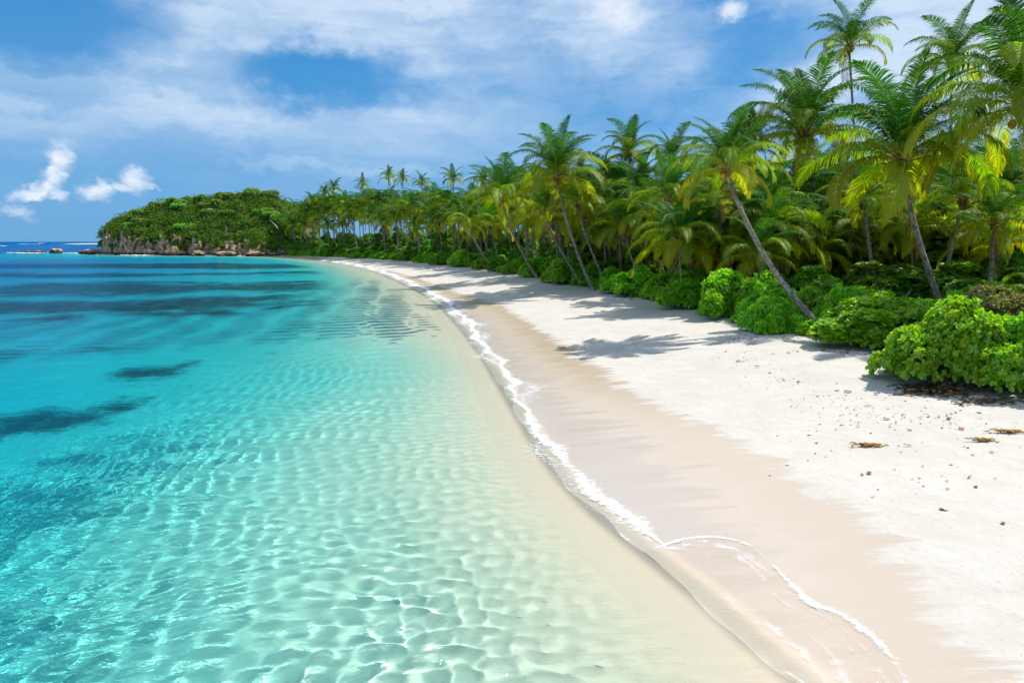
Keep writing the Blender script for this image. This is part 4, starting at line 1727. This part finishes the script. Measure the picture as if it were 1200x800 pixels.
def boulder(px, py, w, h, seed, label, group, Yoff=0.0, mat=ROCK, name='boulder'):
    c = at_z(px, py, 0)
    mb = MB()
    mb.ball((0, 0, 0), (w / 2, w * .4, h), 14, 9, seed, .55)
    me = mb.build(name)
    o = link(name, me, mat)
    me.attributes.new('inland', 'FLOAT', 'POINT')
    o.location = (c[0], c[1] + Yoff, h * .15)
    tag(o, label, 'rock', group)


G2 = 'boulders at the foot of the headland'
for k, (px, py, w, h, lab) in enumerate(((107, 297.6, 10, 1.6, 'low dark rock ledge running out from the tip of the headland'), (115, 298.0, 7, 2.0, 'brown rock at the left tip of the headland cliff'),
                                         (141, 298.6, 5, 2.4, 'pale boulder under the left cliff face'), (158, 299.0, 6, 2.8, 'pale blocky boulder under the tallest cliff face'),
                                         (179, 299.3, 5, 2.0, 'boulder between the two pale cliff buttresses'), (205, 299.6, 7, 2.6, 'wide pale boulder at the middle of the cliff foot'),
                                         (236, 299.9, 6, 1.8, 'low boulder right of the wide pale one'), (268, 300.1, 8, 1.7, 'flat brown ledge under the low cliff'),
                                         (300, 300.3, 7, 1.6, 'dark undercut ledge near the far sand'), (322, 300.4, 5, 1.2, 'small brown rock at the end of the far sand'))):
    boulder(px, py, w, h, k * 5 + 1, lab, G2, Yoff=-.5)
G3 = 'rocks of the reef off the headland'
boulder(40, 296.4, 11, .9, 71, 'long dark reef rock awash in white surf', G3, name='reef_rock')
boulder(67, 296.2, 6.5, 1.5, 72, 'brown humped reef rock right of the long dark one', G3, name='reef_rock')

mb = MB()
mb.ball((0, 0, 0), (55, 10, 2.0), 24, 8, 3, .12)
c = at_z(103, 286.2, 0)
bar = link('sandbar', mb.build('sandbar', True), principled('bar_sand', (.62, .57, .48), .95))
bar.location = (c[0], c[1], -.4)
tag(bar, kind='structure')

# ------------------------------------------------------------------ litter on the sand
LIT = [principled('dry_leaf_%s' % n_, c_, .8) for n_, c_ in (('brown', (.16, .085, .035)), ('rust', (.28, .12, .05)), ('tan', (.36, .24, .12)), ('dark', (.05, .038, .026)))]


def leaf_bit(seed, L, Wd):
    g = random.Random(seed)
    mb = MB()
    n = 5
    V = []
    for i in range(n):
        t = i / (n - 1)
        w = Wd * math.sin(PI * min(.97, t * .9 + .05)) ** .7
        z = .02 + .05 * L * 4 * t * (1 - t) + g.uniform(0, .012)
        V += [(t * L, -w, z + .02 * g.random()), (t * L, 0, z - .008), (t * L, w, z + .02 * g.random())]
    mb.add(V, grid_faces(n, 3))
    return mb.build('fallen_leaf')


BITS = []
for k in range(8):
    me = leaf_bit(k, (.16, .22, .12, .26)[k % 4], (.05, .06, .04, .03)[k % 4])
    me.materials.append(LIT[k % 4])
    BITS.append(me)
LP = [(998, 460, 1.6), (978, 458, .9), (1024, 462, 1.2), (1012, 476, 1.0), (1060, 470, .8), (1043, 492, 1.0), (1063, 504, 1.1), (1090, 488, .9), (1110, 492, 1.2), (1128, 502, 1.3), (1118, 483, 1.0),
      (1150, 485, 1.1), (1016, 556, 1.1), (1100, 597, 1.0), (1108, 573, .8), (1068, 523, .9), (946, 510, .7), (958, 520, .7), (1160, 530, .9), (890, 430, 1.1), (868, 424, 1.4), (850, 412, .9), (843, 420, .8),
      (900, 437, 1.0), (920, 446, .9), (935, 447, 1.0), (1075, 560, .7), (1134, 561, .8), (1175, 612, .9), (1145, 572, .7), (1050, 446, 1.2), (1042, 452, 1.0)]
for k, (px, py, s_) in enumerate(LP):
    b = on_ground(px, py)
    o = link('fallen_leaf', BITS[k % 8])
    o.location = b
    o.rotation_euler = (rnd.uniform(-.2, .2), rnd.uniform(-.2, .2), rnd.uniform(0, 6.28))
    o.scale = (s_ * .8,) * 3
    tag(o, 'small dry brown leaf lying on the white sand, one of many scattered alike', 'leaf', 'dry leaves scattered on the white sand')


def clump(px, py, L, Wd, seed, label, mats):
    """a tangled wisp of dried seaweed"""
    g = random.Random(seed)
    b = on_ground(px, py)
    mb = MB()
    for k in range(46):
        x, y = g.gauss(0, L * .3), g.gauss(0, Wd * .35)
        pts = []
        a = g.uniform(-.6, .6)
        for j in range(4):
            pts.append((x + (j - 1.5) * L * .10 * math.cos(a), y + (j - 1.5) * L * .10 * math.sin(a) + g.gauss(0, .012), .02 + g.random() * .07))
        mb.tube(pts, (.006, .014, .014, .005), 4)
    o = link('seaweed', mb.build('seaweed', True), mats)
    o.location = b
    o.rotation_euler = (0, 0, R(-8))
    tag(o, label, 'seaweed')


WEED = principled('dried_weed', lambda T: T.mix(T.noise(T.pos, 14, 3, .6), (.30, .14, .02), (.46, .25, .04)), .8)
clump(1018, 523, .62, .13, 1, 'orange brown wisp of dried seaweed lying alone on the near sand', WEED)
clump(1180, 507, .70, .14, 2, 'orange wisp of dried seaweed in the shade near the right edge', WEED)
clump(1152, 517, .45, .10, 3, 'thin wisp of dried seaweed left of the one at the right edge', WEED)


def litter(name, spots, seed, label, sizes):
    g = random.Random(seed)
    groups = {k: MB() for k in range(4)}
    for (px, py, sx, sy, n) in spots:
        for b in on_ground_many([g.gauss(px, sx) for _ in range(n)], [g.gauss(py, sy) for _ in range(n)]):
            b = Vector(b)
            L = g.uniform(*sizes)
            a = g.uniform(0, 6.28)
            w = L * g.uniform(.12, .35)
            c_, s_ = math.cos(a), math.sin(a)
            up = g.uniform(.0, .3) * L
            groups[g.randrange(4)].add([(b.x, b.y, b.z + .012), (b.x + c_ * L * .5 - s_ * w, b.y + s_ * L * .5 + c_ * w, b.z + .018 + up * .5),
                                        (b.x + c_ * L, b.y + s_ * L, b.z + .014 + up), (b.x + c_ * L * .5 + s_ * w, b.y + s_ * L * .5 - c_ * w, b.z + .018)], [(0, 1, 2, 3)])
    me_v, me_q, mi, n = [], [], [], 0
    for k, mb in groups.items():
        if mb.v:
            v_, q_ = np.concatenate(mb.v), np.concatenate(mb.q)
            me_v.append(v_)
            me_q.append(q_ + n)
            mi += [k] * len(q_)
            n += len(v_)
    me = mesh_np(name, np.concatenate(me_v), np.concatenate(me_q))
    for m_ in LIT:
        me.materials.append(m_)
    me.polygons.foreach_set('material_index', np.array(mi, np.int32))
    o = link(name, me)
    tag(o, label, 'litter', kind='stuff')


litter('leaf_litter', [(870, 420, 14, 5, 60), (920, 445, 30, 7, 70), (985, 470, 40, 9, 90), (1090, 492, 60, 8, 120), (1120, 540, 60, 25, 40), (960, 500, 60, 30, 40), (760, 372, 12, 4, 30), (700, 358, 30, 5, 40)], 5,
       'tiny bits of leaf and weed strewn along the drift line on the dry sand', (.03, .11))
litter('leaf_litter', [(1085, 455, 16, 4, 500), (1110, 459, 22, 3, 400), (1160, 470, 25, 3, 200), (745, 348, 16, 2, 160), (1020, 412, 40, 2, 120), (900, 394, 40, 2, 90)], 6,
       'brown dead leaves heaped under the front of the bushes', (.10, .24))

# fallen branches among the bushes
for k, (pts, lab) in enumerate((([(1060, 350, 1.5), (1078, 357, 1.2), (1092, 366, .6), (1100, 374, .1)], 'bare grey branch bent down beside the foot of the curved trunk'),
                                ([(1030, 345, 1.6), (1037, 357, 1.0), (1040, 372, .3)], 'pale dead stick leaning in the bush left of the curved trunk'))):
    base = on_ground(pts[-1][0], pts[-1][1] + 12)
    Y = base.y - .6
    V = [tuple(at_depth(a, b_, Y) - base) for a, b_, _ in pts]
    mb = MB()
    mb.tube(V, np.linspace(.035, .06, len(V)), 6)
    for j in range(3):
        s_ = Vector(V[min(j, len(V) - 1)])
        mb.tube([tuple(s_), tuple(s_ + Vector((.25 - .2 * j, .1, .3))), tuple(s_ + Vector((.4 - .4 * j, .1, .45)))], (.025, .016, .006), 5)
    o = link('fallen_branch', mb.build('fallen_branch', True), DEADWOOD)
    o.location = base
    tag(o, lab, 'branch')
